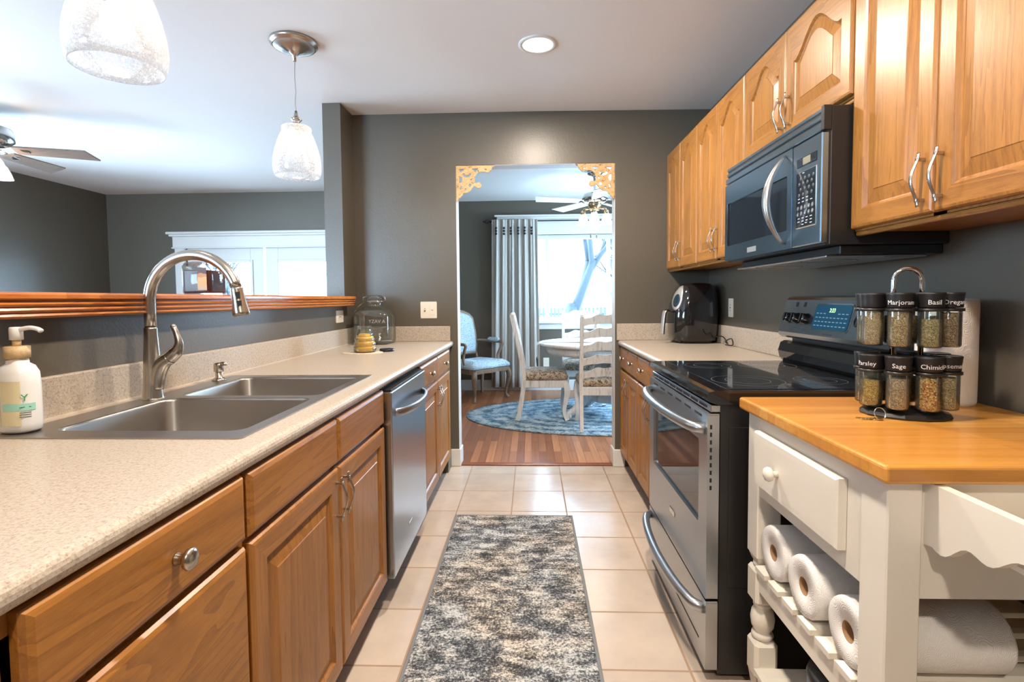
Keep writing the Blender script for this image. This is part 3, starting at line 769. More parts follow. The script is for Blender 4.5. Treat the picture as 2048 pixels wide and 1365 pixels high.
# face frame of the leaning panel: point p(y, t) with t 0..1 up the face
A_, B_ = Vector((1.097, 0, 1.045)), Vector((1.134, 0, 1.182)); fd = (B_-A_); FL = fd.length; fdn = fd.normalized(); nn = Vector((-fdn.z, 0, fdn.x))
def FP(y, t, o=0): p = A_+fdn*(t*FL)+nn*o; return Vector((p.x, y, p.z))
FM = Matrix(((0, fdn.x, nn.x, A_.x), (-1, 0, nn.y, 0), (0, fdn.z, nn.z, A_.z), (0, 0, 0, 1)))   # local x -> -Y, y -> up face, z -> out
def FMat(y, t): return Matrix.Translation(FP(y, t)-A_) @ FM
m = MB(); me = curve_shape([rrect(-.120, .120, -.054, .054, .018)], .004); m.mesh(me, FMat(1.962, .52)).build('display_bezel', chrome, ctl)
dispm = mat('blue_lit_touch_panel', (.02, .13, .22), .12, **{'Specular IOR Level': .8})
m = MB(); me = curve_shape([rrect(-.114, .114, -.049, .049, .015)], .002); m.mesh(me, Matrix.Translation(nn*.0028) @ FMat(1.962, .52)); tp = m.build('touch_panel', dispm, ctl)
m = MB(); m.mesh(text_mesh('2:23', .022), Matrix.Translation(nn*.0042) @ FMat(1.962, .66)).build('clock_digits', led_m, tp)
pr_m = mat('pale_panel_print', (.45, .62, .70), .5)
m = MB()
for r_ in range(4):
    for k in range(9):
        if r_ < 1 and 2 < k < 6: continue
        m.box(-.100+k*.0235, -.086+k*.0235, -.036+(3-r_)*.016-.0035, -.036+(3-r_)*.016-.0005, 0, .0004, M=Matrix.Translation(nn*.0042) @ FMat(1.962, .55))
m.build('panel_print', pr_m, tp)
for y in (2.262, 2.202, 2.130, 1.765, 1.692, 1.625):
    big = y < 2
    r_ = .024 if not big else .027
    o = MB(); o.lathe((0, 0, 0), [(r_, .0), (r_, .004), (r_*.86, .010), (r_*.80, .022), (r_*.7, .026), (1e-5, .026)], 24, FMat(y, .44))
    o.box(-.004, .004, -r_*.75, r_*.75, .02, .032, .002, M=FMat(y, .44)); kb = o.build('control_knob', black_gl, ctl)
m = MB()
for y in (2.235, 2.172): m.box(-.009, .009, -.010, .010, 0, .001, M=FMat(y, .86))
m.build('indicator_light', black_sat, ctl)
prn = mat('dark_panel_print', (.05, .05, .05), .5)
for y in (2.262, 2.202, 2.130, 1.765, 1.692, 1.625):
    MB().box(-.012, .012, -.004, -.001, 0, .0003, M=FMat(y, .17)).build('panel_print', prn, ctl)
MB().box(-.03, .03, -.0015, .0015, 0, .0003, M=FMat(1.96, .06)).build('panel_print', prn, ctl)

# ================================================================ microwave
c = thing('microwave', (1.05, 1.956, 1.345), 'stainless and black over-the-range microwave under the oak cabinets', 'microwave')
MZ0, MZ1, MXF = 1.350, 1.758, .860
msteel = steel('microwave_steel_reflection_tint', 'y', (.28, .38, .47), .20)  # blue reflections of the room painted into the steel colour
MB().box(.885, XR-.004, 1.578, 2.339, MZ0, MZ1, .003).box(.93, XR-.004, 1.60, 2.32, MZ0-.028, MZ0, .003).build('casing', black_sat, c)
MB().box(.875, .886, 1.580, 2.337, MZ0, MZ1-.008).build('front_frame', black_sat, c)
g = MB()
g.box(.862, .885, 1.577, 2.339, 1.688, 1.712, .003)
g.box(.866, .885, 1.577, 2.339, 1.721, 1.735, .003).box(.868, .885, 1.577, 2.339, 1.743, 1.757, .003); g = g.build('vent_grille', msteel, c)
MB().box(.872, .885, 1.58, 2.336, 1.708, 1.750).build('grille_shadow', black_mat, g)
MB().box(.861, .886, 1.5755, 1.590, 1.686, 1.7585, .002).build('grille_end', black_sat, g)
# door with window
me = curve_shape([rrect(1.752, 2.337, 1.356, 1.682, .004), rrect(1.785, 2.315, 1.418, 1.600, .006)], .020)
dr = MB().mesh(me, Matrix.Translation((MXF+.010, 0, 0)) @ Myz).build('door', msteel, c)
MB().box(MXF+.005, MXF+.012, 1.783, 2.317, 1.416, 1.602).build('door_window', dkglass, dr)
MB().box(MXF-.0015, MXF+.002, 2.309, 2.315, 1.418, 1.600, .001).build('window_strip', chrome, dr)
P = []
for i in range(21):
    s = i/20; P.append((MXF-.002-.062*sin(pi*s)**.8, 1.795, 1.372+.296*s))
m = MB(); m.tube(P, [(.004+.009*sin(pi*i/20), .004+.012*sin(pi*i/20)) for i in range(21)], 14, up=(1, 0, 0)); hd = m.build('handle', steelZ, dr)
m = MB()
for dy in (-.006, .004):
    m.tube([(p[0]-(.004+.009*sin(pi*i/20))*.93, p[1]+dy*sin(pi*i/20), p[2]) for i, p in enumerate(P)][2:-2], .0010, 6)
m.build('handle_groove', mat('dark_groove', (.15, .14, .13), .4, .6), hd)
MB().box(MXF-.001, MXF+.002, 2.02, 2.10, 1.372, 1.392, .001).build('badge', grey_pl, dr, label='small plain metal badge plate')
# control side
cp = MB().box(MXF, MXF+.022, 1.579, 1.748, 1.356, 1.682, .003).build('control_panel', msteel, c)
MB().box(MXF-.002, MXF+.002, 1.603, 1.722, 1.413, 1.592, .003).build('keypad_surround', chrome, cp)
kp = MB().box(MXF-.0026, MXF+.002, 1.606, 1.719, 1.416, 1.589, .001).build('keypad', dkglass, cp)
ds = MB().box(MXF-.0026, MXF+.002, 1.606, 1.719, 1.606, 1.634, .001).build('display', dkglass, cp)
MB().box(MXF-.0031, MXF-.0025, 1.636, 1.680, 1.609, 1.631).build('display_lcd', mat('dim_lcd', (.22, .20, .13), .4), ds)
Mm = Matrix(((0, 0, -1, MXF-.0028), (-1, 0, 0, 0), (0, 1, 0, 0), (0, 0, 0, 1)))
def MT(y, z): return Matrix.Translation((0, y, z)) @ Mm
kr = MB(); kt = MB()
rows = [(1.567, 4, 1), (1.551, 4, 0), (1.534, 4, 1), (1.517, 4, 0)]
for zz_, nk, off in rows:
    for k in range(nk): kr.lathe((0, 0, 0), [(.0062, 0), (.0062, .0003), (1e-5, .0003)], 14, MT(1.700-k*.0245-off*.009, zz_))
for r_, ds_ in enumerate(('12345', '67890')):
    for k, ch in enumerate(ds_):
        y = 1.706-k*.0215; z = 1.476-r_*.0185
        kr.lathe((0, 0, 0), [(.0082, 0), (.0082, .0003), (1e-5, .0003)], 14, MT(y, z)); kt.mesh(text_mesh(ch, .010), Matrix.Translation((-.0005, 0, 0)) @ MT(y, z-.0035))
for zz_, ks in ((1.584, (1,)), (1.506, (0, 1, 2)), (1.495, (0, 1, 2, 3)), (1.444, (0, 1, 2, 3)), (1.434, (0, 1, 2, 3)), (1.424, (1, 3))):
    for k in ks: kt.box(-.006, .006, -.0012, .0012, 0, .0003, M=MT(1.70-k*.024, zz_))
kt.mesh(text_mesh('START', .0045), Matrix.Translation((-.0005, 0, 0)) @ MT(1.655, 1.425))
kr.build('key', mat('grey_key_print', (.055, .06, .065), .5), kp); kt.build('key_print', mat('white_key_print', (.55, .57, .6), .5), kp)
m = MB(); m.box(.90, 1.20, 1.62, 2.30, MZ0-.035, MZ0-.028, .002).build('bottom_panel', steelY, c)
for y in (1.78, 2.13):
    m = MB(); m.lathe((1.0, y, MZ0-.0352), [(.09, -.001), (.09, 0), (.084, 0), (.084, -.001), (.09, -.001)], 32, ry=.8); m.build('filter_ring', nickel, c)
# ================================================================ kitchen island cart
IX0, IX1, IY0, IY1, IZ = .612, 1.222, .905, 1.54, .902
blockm = mat('honey_butcher_block', rough=.25); n = N(blockm)
v = n.co((1, 1, 1), 'Object', (0, 0, 0), (0, 0, 0))
br = n.n('TexBrick'); n.link(v, br.inputs['Vector']); br.offset = .4
for k, q in (('Scale', 1), ('Mortar Size', .0003), ('Mortar Smooth', 1), ('Bias', 0), ('Brick Width', 1.3), ('Row Height', .045)): br.inputs[k].default_value = q
br.inputs['Color1'].default_value = (.66, .33, .075, 1); br.inputs['Color2'].default_value = (.54, .232, .044, 1); br.inputs['Mortar'].default_value = (.48, .21, .045, 1)
gr = n.noise(n.co((2.5, 40, 40)), 1.5, 4, .6, .6)
n.base(n.mix(1, br.outputs['Color'], n.ramp(gr, [(.3, (.86, .82, .76)), (.7, (1.08, 1.06, 1.04))]), 'MULTIPLY'))
isl = thing('kitchen_cart', (.92, 1.22, 0), 'cream painted kitchen cart with a butcher block top', 'kitchen cart')
MB().box(IX0, IX1, IY0, IY1, IZ-.034, IZ, .007, 3).build('butcher_block', blockm, isl)
lx0, ly0, ly1 = .632, .928, 1.516
def leg(x, y, w=.066):
    m = MB(); h = w/2
    m.box(x-h, x+h, y-h, y+h, .455, IZ-.034, .003)
    m.loops([[(x+sx*h*q, y+sy*h*q, z) for sx, sy in ((-1, -1), (1, -1), (1, 1), (-1, 1))] for z, q in ((.458, .93), (.44, .75), (.428, .55))])
    m.lathe((x, y, 0), [(.022, .438), (.027, .432), (.027, .424), (.022, .42)], 20)
    m.box(x-h, x+h, y-h, y+h, .318, .42, .008, 1)
    m.lathe((x, y, 0), [(.02, .32), (.026, .314), (.026, .307), (.021, .303), (.029, .290), (.033, .268), (.030, .245), (.022, .232), (.028, .226), (.030, .218), (.026, .210), (.02, .206)], 24)
    m.box(x-h, x+h, y-h, y+h, .10, .208, .010, 1)
    m.loops([[(x+sx*h*q, y+sy*h*q, z) for sx, sy in ((-1, -1), (1, -1), (1, 1), (-1, 1))] for z, q in ((.104, .86), (.06, .66), (.04, .5))])
    m.lathe((x, y, 0), [(.012, 0), (.016, .004), (.018, .04)], 16)
    return m.build('leg', cream, isl)
leg(lx0+.033, ly1-.033)
for px, py in ((IX1-.045, ly1-.033), (IX1-.045, ly0+.033)): leg(px, py)
m = MB(); m.box(lx0, lx0+.062, ly0, ly0+.075, .0, IZ-.034, .003).build('leg', cream, isl, label='plain square near leg')
ap = MB()
ap.box(lx0+.004, lx0+.020, ly0+.075, ly1-.066, .640, IZ-.034)
ap.box(lx0+.062, IX1-.078, ly0+.006, ly0+.022, .650, IZ-.034).box(lx0+.066, IX1-.078, ly1-.022, ly1-.006, .650, IZ-.034).box(IX1-.03, IX1-.014, ly0+.06, ly1-.06, .650, IZ-.034)
ap.build('apron', cream, isl)
dr = MB(); y0, y1, z0, z1 = 1.050, 1.436, .681, .828
def lp(i, o): return [(lx0+.003-o, y0+a, z0+b) for a, b in ((i, i), (y1-y0-i, i), (y1-y0-i, z1-z0-i), (i, z1-z0-i))]
dr.loops([lp(0, 0), lp(0, .017), lp(.004, .022), lp(.018, .0225)]); dr = dr.build('drawer', cream, isl)
m = MB(); m.lathe((lx0-.019, 1.298, .752), [(.008, 0), (.0075, -.008), (.009, -.012), (.0165, -.016), (.0185, -.022), (.016, -.029), (.009, -.033), (1e-5, -.034)], 20, None, 'x'); m.build('knob', cream, dr)
# open shelves: rails with bevelled slats
def shelf(zt, name, y0s, n_, nx=.006):
    rl = MB().box(lx0+nx, lx0+nx+.016, ly0+.07, ly1-.066, zt-.062, zt-.0005, .002).build('shelf_rail', cream, isl)
    MB().box(IX1-.035, IX1-.019, ly0+.07, ly1-.066, zt-.062, zt-.0005, .002).build('shelf_rail', cream, isl)
    for k in range(n_):
        y = y0s+k*.0765; m = MB()
        P0 = [(lx0-.006, y), (IX1-.03, y)]
        m.loops([[(lx0-.004, y, zt), (IX1-.02, y, zt), (IX1-.02, y+.056, zt), (lx0-.004, y+.056, zt)],
                 [(lx0-.004, y, zt+.013), (IX1-.02, y, zt+.013), (IX1-.02, y+.056, zt+.013), (lx0-.004, y+.056, zt+.013)],
                 [(lx0+.008, y+.010, zt+.019), (IX1-.03, y+.010, zt+.019), (IX1-.03, y+.046, zt+.019), (lx0+.008, y+.046, zt+.019)]])
        m.build('slat', cream, isl)
shelf(.425, 'upper_shelf', 1.012, 6)
shelf(.125, 'lower_shelf', 1.012, 6)
# scalloped towel bin on the near face
def scal(yn, yf, zt0, zt1):
    pts = [(yf, zt0), (yf, zt0-.115)]
    for i in range(21):
        s = i/20; y = yf+(yn-yf)*s
        z = zt0-.115-.004+.060*s+.011*cos(s*pi*4.4)*(1-.3*s)
        if i > 1: pts.append((y, z))
    pts += [(yn, zt1-.03), (yn, zt1)]; return pts
bn = MB(); bn.prism(scal(.735, ly0+.006, IZ-.036, .868), .70, .718, 'yz'); bn.prism(scal(.735, ly0+.006, IZ-.036, .868), 1.15, 1.168, 'yz')
bn.box(.718, 1.15, .735, .752, .845, .868, .002).box(.718, 1.15, .745, ly0+.005, .785, .795, .001)
bn.build('scalloped_side_shelf', cream, isl)

# paper towel rolls on the upper shelf
towel = mat('quilted_paper_towel', (.80, .79, .76), .9); n = N(towel)
v = n.co((1, 1, 1)); vo = n.n('TexVoronoi'); n.link(v, vo.inputs['Vector']); vo.inputs['Scale'].default_value = 34
wv = n.math('SINE', n.math('MULTIPLY', vo.outputs['Distance'], 60)); fn = n.noise(v, 260, 2)
n.bump(n.math('ADD', n.math('MULTIPLY', wv, .6), fn), .32, .0016)
card = mat('brown_cardboard_core', (.34, .19, .09), .8)
def roll_x(x0, x1, y, z, r, label, sag=.0):
    t = thing('paper_towel_roll', ((x0+x1)/2, y, z-r), label, 'paper towel', 'paper towel rolls on the cart shelf')
    rnd = random.Random(int(y*100)); k = 40; ci = .021
    def ring(x, rad, wob): return [(x, y+rad*cos(2*pi*i/k)*(1+wob*rnd.uniform(-1, 1)), z+rad*sin(2*pi*i/k)*(1+wob*rnd.uniform(-1, 1))) for i in range(k)]
    m = MB(); m.loops([ring(x0+.01, ci, 0), ring(x0+.001, ci, 0), ring(x0, r*.75, .01), ring(x0-.001, r*.96, .008), ring(x0+.006, r, .004)]+[ring(x0+(x1-x0)*q, r, .002) for q in (.2, .4, .6, .8)]+[ring(x1-.006, r, .004), ring(x1, r*.96, .008), ring(x1, ci, 0), ring(x1-.01, ci, 0), ring(x0+.01, ci, 0)], cap0=False, cap1=False, smooth=True)
    m.build('towel_sheet', towel, t)
    m = MB(); m.loops([ring(x0+.002, ci+.0005, 0), ring(x1-.002, ci+.0005, 0), ring(x1-.002, ci-.002, 0), ring(x0+.002, ci-.002, 0), ring(x0+.002, ci+.0005, 0)], cap0=False, cap1=False, smooth=True); m.build('cardboard_core', card, t)
    return t
roll_x(.640, .918, 1.372, .514, .070, 'paper towel roll furthest from the camera on the cart shelf, beside the far leg')
roll_x(.636, .914, 1.212, .514, .070, 'middle paper towel roll of the three lying on the cart shelf')
roll_x(.640, .918, 1.048, .512, .068, 'paper towel roll nearest the camera, half hidden behind the near cart leg')
# storage jar on the lower shelf, seen between the shelves
t = thing('glass_canister', (.72, 1.18, .144), 'dark blue ribbed glass canister on the lower cart shelf', 'canister')
m = MB(); pts = []
for i in range(48):
    a = 2*pi*i/48; pts.append((.72+cos(a)*(.075+.003*(i % 2)), 1.18+sin(a)*(.075+.003*(i % 2))))
m.prism(pts, .144, .30, 'xy').build('vessel', mat('blue_ribbed_glass', (.05, .12, .18), .08, **{'Specular IOR Level': .8}), t)
MB().lathe((.72, 1.18, .30), [(.078, 0), (.08, .008), (.076, .02), (1e-5, .024)], 32).build('lid', black_sat, t)

# upright towel roll behind the spice rack
t = thing('paper_towel_roll', (1.135, 1.455, IZ), 'tall white paper towel roll standing behind the spice rack', 'paper towel')
m = MB(); m.lathe((1.135, 1.455, IZ), [(.021, .002), (.066, 0), (.068, .01)]+[(.068, .02+.03*i) for i in range(9)]+[(.067, .285), (.021, .287)], 40); m.build('towel_sheet', towel, t)
MB().lathe((1.135, 1.455, IZ+.003), [(.0205, 0), (.0205, .286), (.0185, .286), (.0185, 0)], 24).build('cardboard_core', card, t)

# ================================================================ spice rack
RX, RY = .920, 1.30
ang = radians(-18)
ca, sa = cos(ang), sin(ang)
def RP(a, b, z=0): return (RX+a*ca-b*sa, RY+a*sa+b*ca, z)
rack = thing('spice_rack', (RX, RY, IZ), 'two-tier black revolving spice rack with an arched chrome handle on the cart', 'spice rack')
def oval(ra, rb, z, k=14, off=0): return [RP(ra*cos(2*pi*(i+off)/k), rb*sin(2*pi*(i+off)/k), z) for i in range(k)]
m = MB(); m.loops([oval(.094, .075, IZ+.001), oval(.096, .077, IZ+.005), oval(.090, .070, IZ+.012), oval(.070, .045, IZ+.018), oval(.03, .022, IZ+.021)]); m.build('base', black_sat, rack)
P = []
hw = .029
z_arch = 1.262-hw
P = [RP(-hw, 0, IZ+.02), RP(-hw, 0, z_arch)]+[RP(hw*cos(pi-pi*i/12), 0, z_arch+hw*sin(pi-pi*i/12)) for i in range(1, 12)]+[RP(hw, 0, z_arch), RP(hw, 0, IZ+.02)]
m = MB(); m.tube(P, .0058, 12, up=tuple((Matrix.Rotation(ang, 3, 'Z') @ Vector((0, 1, 0))))); m.build('handle', chrome, rack)
JP = [(-.074, -.010), (-.030, -.050), (.030, -.050), (.079, -.014), (-.070, .046), (-.030, .080), (.030, .080), (.077, .046)]
TZ = (.924, 1.074)      # jar bottoms
for zt in TZ:
    zc = zt+.090
    m = MB(); rr_ = .0262
    for a, b in JP: p = RP(a, b, zc-.002); m.lathe(p, [(rr_, -.003), (rr_+.0025, -.003), (rr_+.0025, .004), (rr_, .004), (rr_, -.003)], 24)
    for a, b in JP: m.tube([RP(a*.25, b*.2, zc-.002), RP(a*.62, b*.45, zc-.002)], (.004), 6)
    m.lathe(RP(0, 0, zc-.006), [(.036, 0), (.036, .008)], 20, rx=1.1, ry=.6); m.build('tier_ring', black_sat, rack)
def herb(name, c1, c2, c3, sc=620):
    m = mat(name, rough=.85); n = N(m); v = n.co((1, 1, 1)); vo = n.n('TexVoronoi'); n.link(v, vo.inputs['Vector']); vo.inputs['Scale'].default_value = sc
    sp = n.n('SeparateColor'); n.link(vo.outputs['Color'], sp.inputs[0])
    n.base(n.ramp(sp.outputs[0], [(0, c1), (.45, c2), (.8, c3), (1, tuple(min(1, q*1.5) for q in c3))])); n.bump(vo.outputs['Distance'], .8, .002); return m
H = {'Marjoram': herb('dried_marjoram', (.20, .09, .03), (.56, .35, .16), (.76, .54, .28)), 'Basil': herb('dried_basil', (.16, .10, .03), (.44, .32, .13), (.62, .49, .23)),
     'Oregano': herb('dried_oregano', (.14, .07, .03), (.38, .22, .11), (.56, .38, .20)), 'Parsley': herb('dried_parsley', (.32, .14, .02), (.68, .38, .08), (.82, .55, .18)),
     'Sage': herb('dried_sage', (.24, .13, .06), (.54, .36, .19), (.70, .50, .30)), 'Chimichurri': herb('dried_chimichurri', (.28, .05, .01), (.62, .28, .06), (.80, .52, .18), 330),
     'Rosemary': herb('dried_rosemary', (.20, .12, .05), (.47, .33, .15), (.64, .48, .24)), 'Pepper': herb('ground_pepper_mix', (.36, .20, .09), (.62, .41, .20), (.78, .58, .34), 700)}
capw = mat('white_cap_lettering', (.75, .75, .75), .5)
def spice(i, tier, nm, fill, label, ta):
    p = RP(*JP[i]); zb = TZ[tier]; x, y = p[0], p[1]
    t = thing('spice_jar', (x, y, zb), label, 'spice jar', 'spice jars in the revolving rack')
    MB().open_lathe((x, y, zb), [(.021, 0), (.0238, .003), (.0243, .008), (.0243, .086), (.0238, .090)], 28, .0016).build('glass', clear, t)
    MB().lathe((x, y, zb+.003), [(.0205, 0), (.0222, .002), (.0225, .008), (.0225, fill), (.018, fill+.002), (1e-5, fill+.003)], 24).build('dried_herbs', H[nm], t)
    cp = MB().lathe((x, y, zb+.090), [(.0250, .003), (.0258, .006), (.0262, .018), (.0280, .034), (.0285, .038), (.0265, .0395), (.0245, .038), (1e-5, .038)], 28).build('cap', black_sat, t)
    if ta is not None and nm != 'Pepper':
        me = text_mesh(nm, .0150); rr_ = .0268
        m = MB(); vs = []
        for v in me.vertices:
            a = ta+v.co.x/rr_; rad = rr_+.0004+max(v.co.z, 0)+ (v.co.y*.06)
            vs.append((x+rad*sin(a), y-rad*cos(a), zb+.090+.0115+v.co.y))
        m.add(vs, [list(q.vertices) for q in me.polygons]); m.build('lettering', capw, cp)
T_ = {0: ['Pepper', 'Marjoram', 'Basil', 'Oregano'], 1: []}
toc = lambda p: math.atan2(p[0], p[1])      # turning angle that faces the camera
def face(i, off=0): p = RP(*JP[i]); return -toc(p)+off
spice(0, 1, 'Pepper', .080, 'spice jar of tan seasoning at the left end of the upper tier', None)
spice(1, 1, 'Marjoram', .079, 'spice jar with the word Marjoram on its black cap, upper tier', face(1, .10))
spice(2, 1, 'Basil', .062, 'half-full spice jar with the word Basil on its cap, upper tier', face(2, .30))
spice(3, 1, 'Oregano', .076, 'spice jar with a cap reading Oregano at the right end of the upper tier', face(3, .55))
spice(0, 0, 'Parsley', .058, 'spice jar of yellow flakes with a cap reading Parsley, left end of the lower tier', face(0, -.45))
spice(1, 0, 'Sage', .070, 'spice jar with the word Sage on its black cap, lower tier', face(1, .05))
spice(2, 0, 'Chimichurri', .074, 'spice jar of coarse red and orange flakes in the lower tier', face(2, .78))
spice(3, 0, 'Rosemary', .072, 'spice jar with a cap reading Rosemary at the right end of the lower tier', face(3, .42))
for i, w_ in ((4, 'far left'), (5, 'far middle left'), (6, 'far middle right'), (7, 'far right')):
    spice(i, 0, 'Sage' if i % 2 else 'Rosemary', .06, 'spice jar in the back row of the lower tier, %s position' % w_, None)
    spice(i, 1, 'Oregano' if i % 2 else 'Basil', .066, 'spice jar in the back row of the upper tier, %s position' % w_, None)

# keys
brass = mat('worn_brass_key', (.55, .40, .18), .3, 1)
kx, ky, kz = .825, 1.265, IZ
t = thing('key_ring', (kx, ky, kz), 'split ring with two small keys lying in front of the spice rack', 'keys')
m = MB(); P = []
for i in range(24):
    a = 2*pi*i/24; P.append((kx+.013*cos(a), ky-.02+.004*sin(a), kz+.0155+.0135*sin(a)))
m.tube(P, .0011, 6, closed=True); m.build('ring', chrome, t)
for dx_, dy_, a in ((0, 0, 2.75), (.004, -.004, 3.05)):
    me = curve_shape([[(.007, -.003), (.036, -.003), (.040, 0), (.036, .003), (.032, .003), (.030, .001), (.027, .003), (.024, .001), (.021, .003), (.007, .003), (.006, .007), (.001, .009), (-.005, .009), (-.009, .005), (-.009, -.005), (-.005, -.009), (.001, -.009), (.006, -.007)], circ(-.004, 0, .002, 10)], .002)
    M_ = Matrix.Translation((kx-.008+dx_, ky-.016+dy_, kz+.0015+abs(dx_)*.5)) @ Matrix.Rotation(a, 4, 'Z')
    MB().mesh(me, M_).build('key', brass, t)

# ================================================================ air fryer
ax, ay = 1.062, 3.462
t = thing('air_fryer', (ax, ay, CT), 'glossy black air fryer with silver control face on the right countertop', 'air fryer')
def sq(rx, ry, z, e=3.2, k=40, ox=0, oy=0):
    out = []
    for i in range(k):
        a = 2*pi*i/k; cx_, sy2 = cos(a), sin(a)
        out.append((ax+ox+rx*math.copysign(abs(cx_)**(2/e), cx_), ay+oy+ry*math.copysign(abs(sy2)**(2/e), sy2), z))
    return out
m = MB(); prof_ = [(.122, .125, .012), (.136, .138, .02), (.143, .146, .06), (.147, .150, .12), (.147, .150, .18), (.141, .145, .255), (.129, .135, .32), (.110, .118, .364), (.088, .10, .384), (.055, .07, .390)]
fw2 = {0: 0}
m.loops([sq(a, b, CT+z, ox=(.018*(z/.37)**2)) for a, b, z in prof_], smooth=True); bd = m.build('shell', black_gl, t)
MB().box(ax-.10, ax+.10, ay-.10, ay+.10, CT+.0005, CT+.013, .003).build('foot_plate', black_sat, t)
# basket seam and front drawer
m = MB(); m.loops([sq(a+.0015, b+.0015, CT+z) for a, b, z in ((.1615, .1495, .118), (.162, .150, .121))], cap0=False, cap1=False); 
# silver control fascia on the sloping upper front (faces -x and a little -y)
fdir = Vector((-1, -.55, 0)).normalized(); sdir = Vector((fdir.y*-1, fdir.x, 0)); 
def shell_r(z):
    for (a0, b0, z0_), (a1, b1, z1_) in zip(prof_, prof_[1:]):
        if z0_ <= z <= z1_: q = (z-z0_)/(z1_-z0_); return a0+(a1-a0)*q, b0+(b1-b0)*q
    return prof_[-1][:2]
def SP(th, z, o=0):
    rx, ry = shell_r(z); e = 3.2; cx_, s_ = cos(th), sin(th)
    return (ax+.018*(z/.37)**2+(rx+o)*math.copysign(abs(cx_)**(2/e), cx_), ay+(ry+o)*math.copysign(abs(s_)**(2/e), s_), CT+z)
th0 = pi+.42
def patch(cz, rz, cth, rth, o, mt, name, par, shape=1, kk=28, rings=6):
    m = MB(); L = []
    for j in range(rings+1):
        q = j/rings
        L.append([SP(cth+rth*q*cos(2*pi*i/kk), cz+rz*q*sin(2*pi*i/kk)*(1 if sin(2*pi*i/kk) < 0 else shape), o) for i in range(kk)] if q > 0 else None)
    L = [[SP(cth+rth*.02*cos(2*pi*i/kk), cz+rz*.02*sin(2*pi*i/kk), o) for i in range(kk)]]+L[1:]
    L.append([SP(cth+rth*cos(2*pi*i/kk), cz+rz*sin(2*pi*i/kk)*(1 if sin(2*pi*i/kk) < 0 else shape), -.004) for i in range(kk)])
    m.loops(L, cap0=True, cap1=False, smooth=True); return m.build(name, mt, par)
silver = mat('satin_silver_plastic', (.60, .58, .55), .28, .6)
fa = patch(.278, .064, th0, .42, .0035, silver, 'control_fascia', t, 1.5)
patch(.278, .041, th0, .27, .0065, mat('dark_blue_display', (.01, .03, .05), .08, **{'Specular IOR Level': .8}), 'round_display', fa)
# basket handle at the front
hx, hy = SP(pi+.20, .14)[0], SP(pi+.20, .14)[1]
m = MB(); hf = Vector((-1, -.25, 0)).normalized()
P = smooth_pts([Vector((hx, hy, CT+.205)), Vector((hx, hy, CT+.213))+hf*.035, Vector((hx, hy, CT+.195))+hf*.052, Vector((hx, hy, CT+.12))+hf*.062, Vector((hx, hy, CT+.058))+hf*.066], 5)
m.tube(P, [(.008, .019)]*len(P), 12, up=tuple(hf)); hb = m.build('basket_handle', black_gl, t)
m = MB(); m.tube([p+hf*.0065 for p in P[6:]], [(.003, .021)]*len(P[6:]), 10, up=tuple(hf)); m.build('handle_trim', silver, hb)
m = MB(); m.box(ax-.05, ax+.10, ay-.1545, ay-.150, CT+.03, CT+.031)
# cord
m = MB(); P = smooth_pts([(1.16, 3.34, CT+.04), (1.195, 3.27, CT+.05), (1.20, 3.20, CT+.012), (1.17, 3.15, CT+.03), (1.185, 3.10, CT+.05), (1.20, 3.12, CT+.01), (1.18, 3.18, CT+.007)], 6)
m.tube(P, .0035, 8); m.build('power_cord', black_sat, t)

# ================================================================ electrical plates
def plate(name, lbl, cat, M_, w, h, kind):
    me = curve_shape([rrect(-w/2, w/2, -h/2, h/2, .006)], .004, .0)
    t = thing(name, tuple(M_.translation), lbl, cat)
    MB().mesh(me, M_ @ Matrix.Translation((0, 0, .002))).build('cover_plate', plastic_w, t)
    d = MB(); dk = MB()
    if kind == 'gfci':
        d.box(-.017, .017, -.034, .034, .004, .006, .001, M=M_)
        for z in (.018, -.018):
            for x in (-.006, .006): dk.box(x-.001, x+.001, z-.004, z+.004, .0058, .0064, M=M_)
        dk.box(-.007, .007, -.003, .003, .006, .0068, M=M_)
        d.build('receptacle', plastic_w, t); dk.build('slots', black_mat, t)
    elif kind == 'duplex':
        for z in (.020, -.020):
            d.box(-.015, .015, z-.013, z+.013, .004, .006, .002, M=M_)
            for x in (-.006, .006): dk.box(x-.001, x+.001, z-.004, z+.004, .0058, .0064, M=M_)
        d.build('receptacle', plastic_w, t); dk.build('slots', black_mat, t)
    elif kind == 'switch2':
        d.box(.008, .042, -.034, .034, .004, .006, .001, M=M_); d.build('rocker', plastic_w, t)
        dk.box(.018, .032, -.003, .001, .006, .0066, M=M_); dk.box(-.031, -.022, -.012, .012, .004, .0052, M=M_); dk.build('slots', mat('shadowed_slot', (.12, .1, .08), .6), t)
        MB().box(-.030, -.023, -.002, .009, .004, .014, .001, M=M_).build('toggle', plastic_w, t)
    return t
Mleft = Matrix(((0, 0, 1, HL), (1, 0, 0, 3.318), (0, 1, 0, 1.091), (0, 0, 0, 1)))
plate('wall_outlet', 'ivory wall outlet under the end of the bar ledge', 'outlet', Mleft, .125, .078, 'none')
m = MB(); o_ = [x for x in C.objects if x.name == 'wall_outlet'][0]
m.box(HL+.004, HL+.006, 3.318-.034, 3.318+.034, 1.091-.017, 1.091+.017, .001).build('receptacle', plastic_w, o_)
MB().box(HL+.0058, HL+.0068, 3.311, 3.325, 1.088, 1.094).box(HL+.0058, HL+.0066, 3.296, 3.298, 1.083, 1.099).box(HL+.0058, HL+.0066, 3.338, 3.340, 1.083, 1.099).build('slots', black_mat, o_)
Mfar = Matrix(((1, 0, 0, -.725), (0, 0, -1, YF), (0, 1, 0, 1.123), (0, 0, 0, 1)))
plate('light_switch', 'ivory double switch plate on the far wall left of the doorway', 'switch', Mfar, .116, .118, 'switch2')
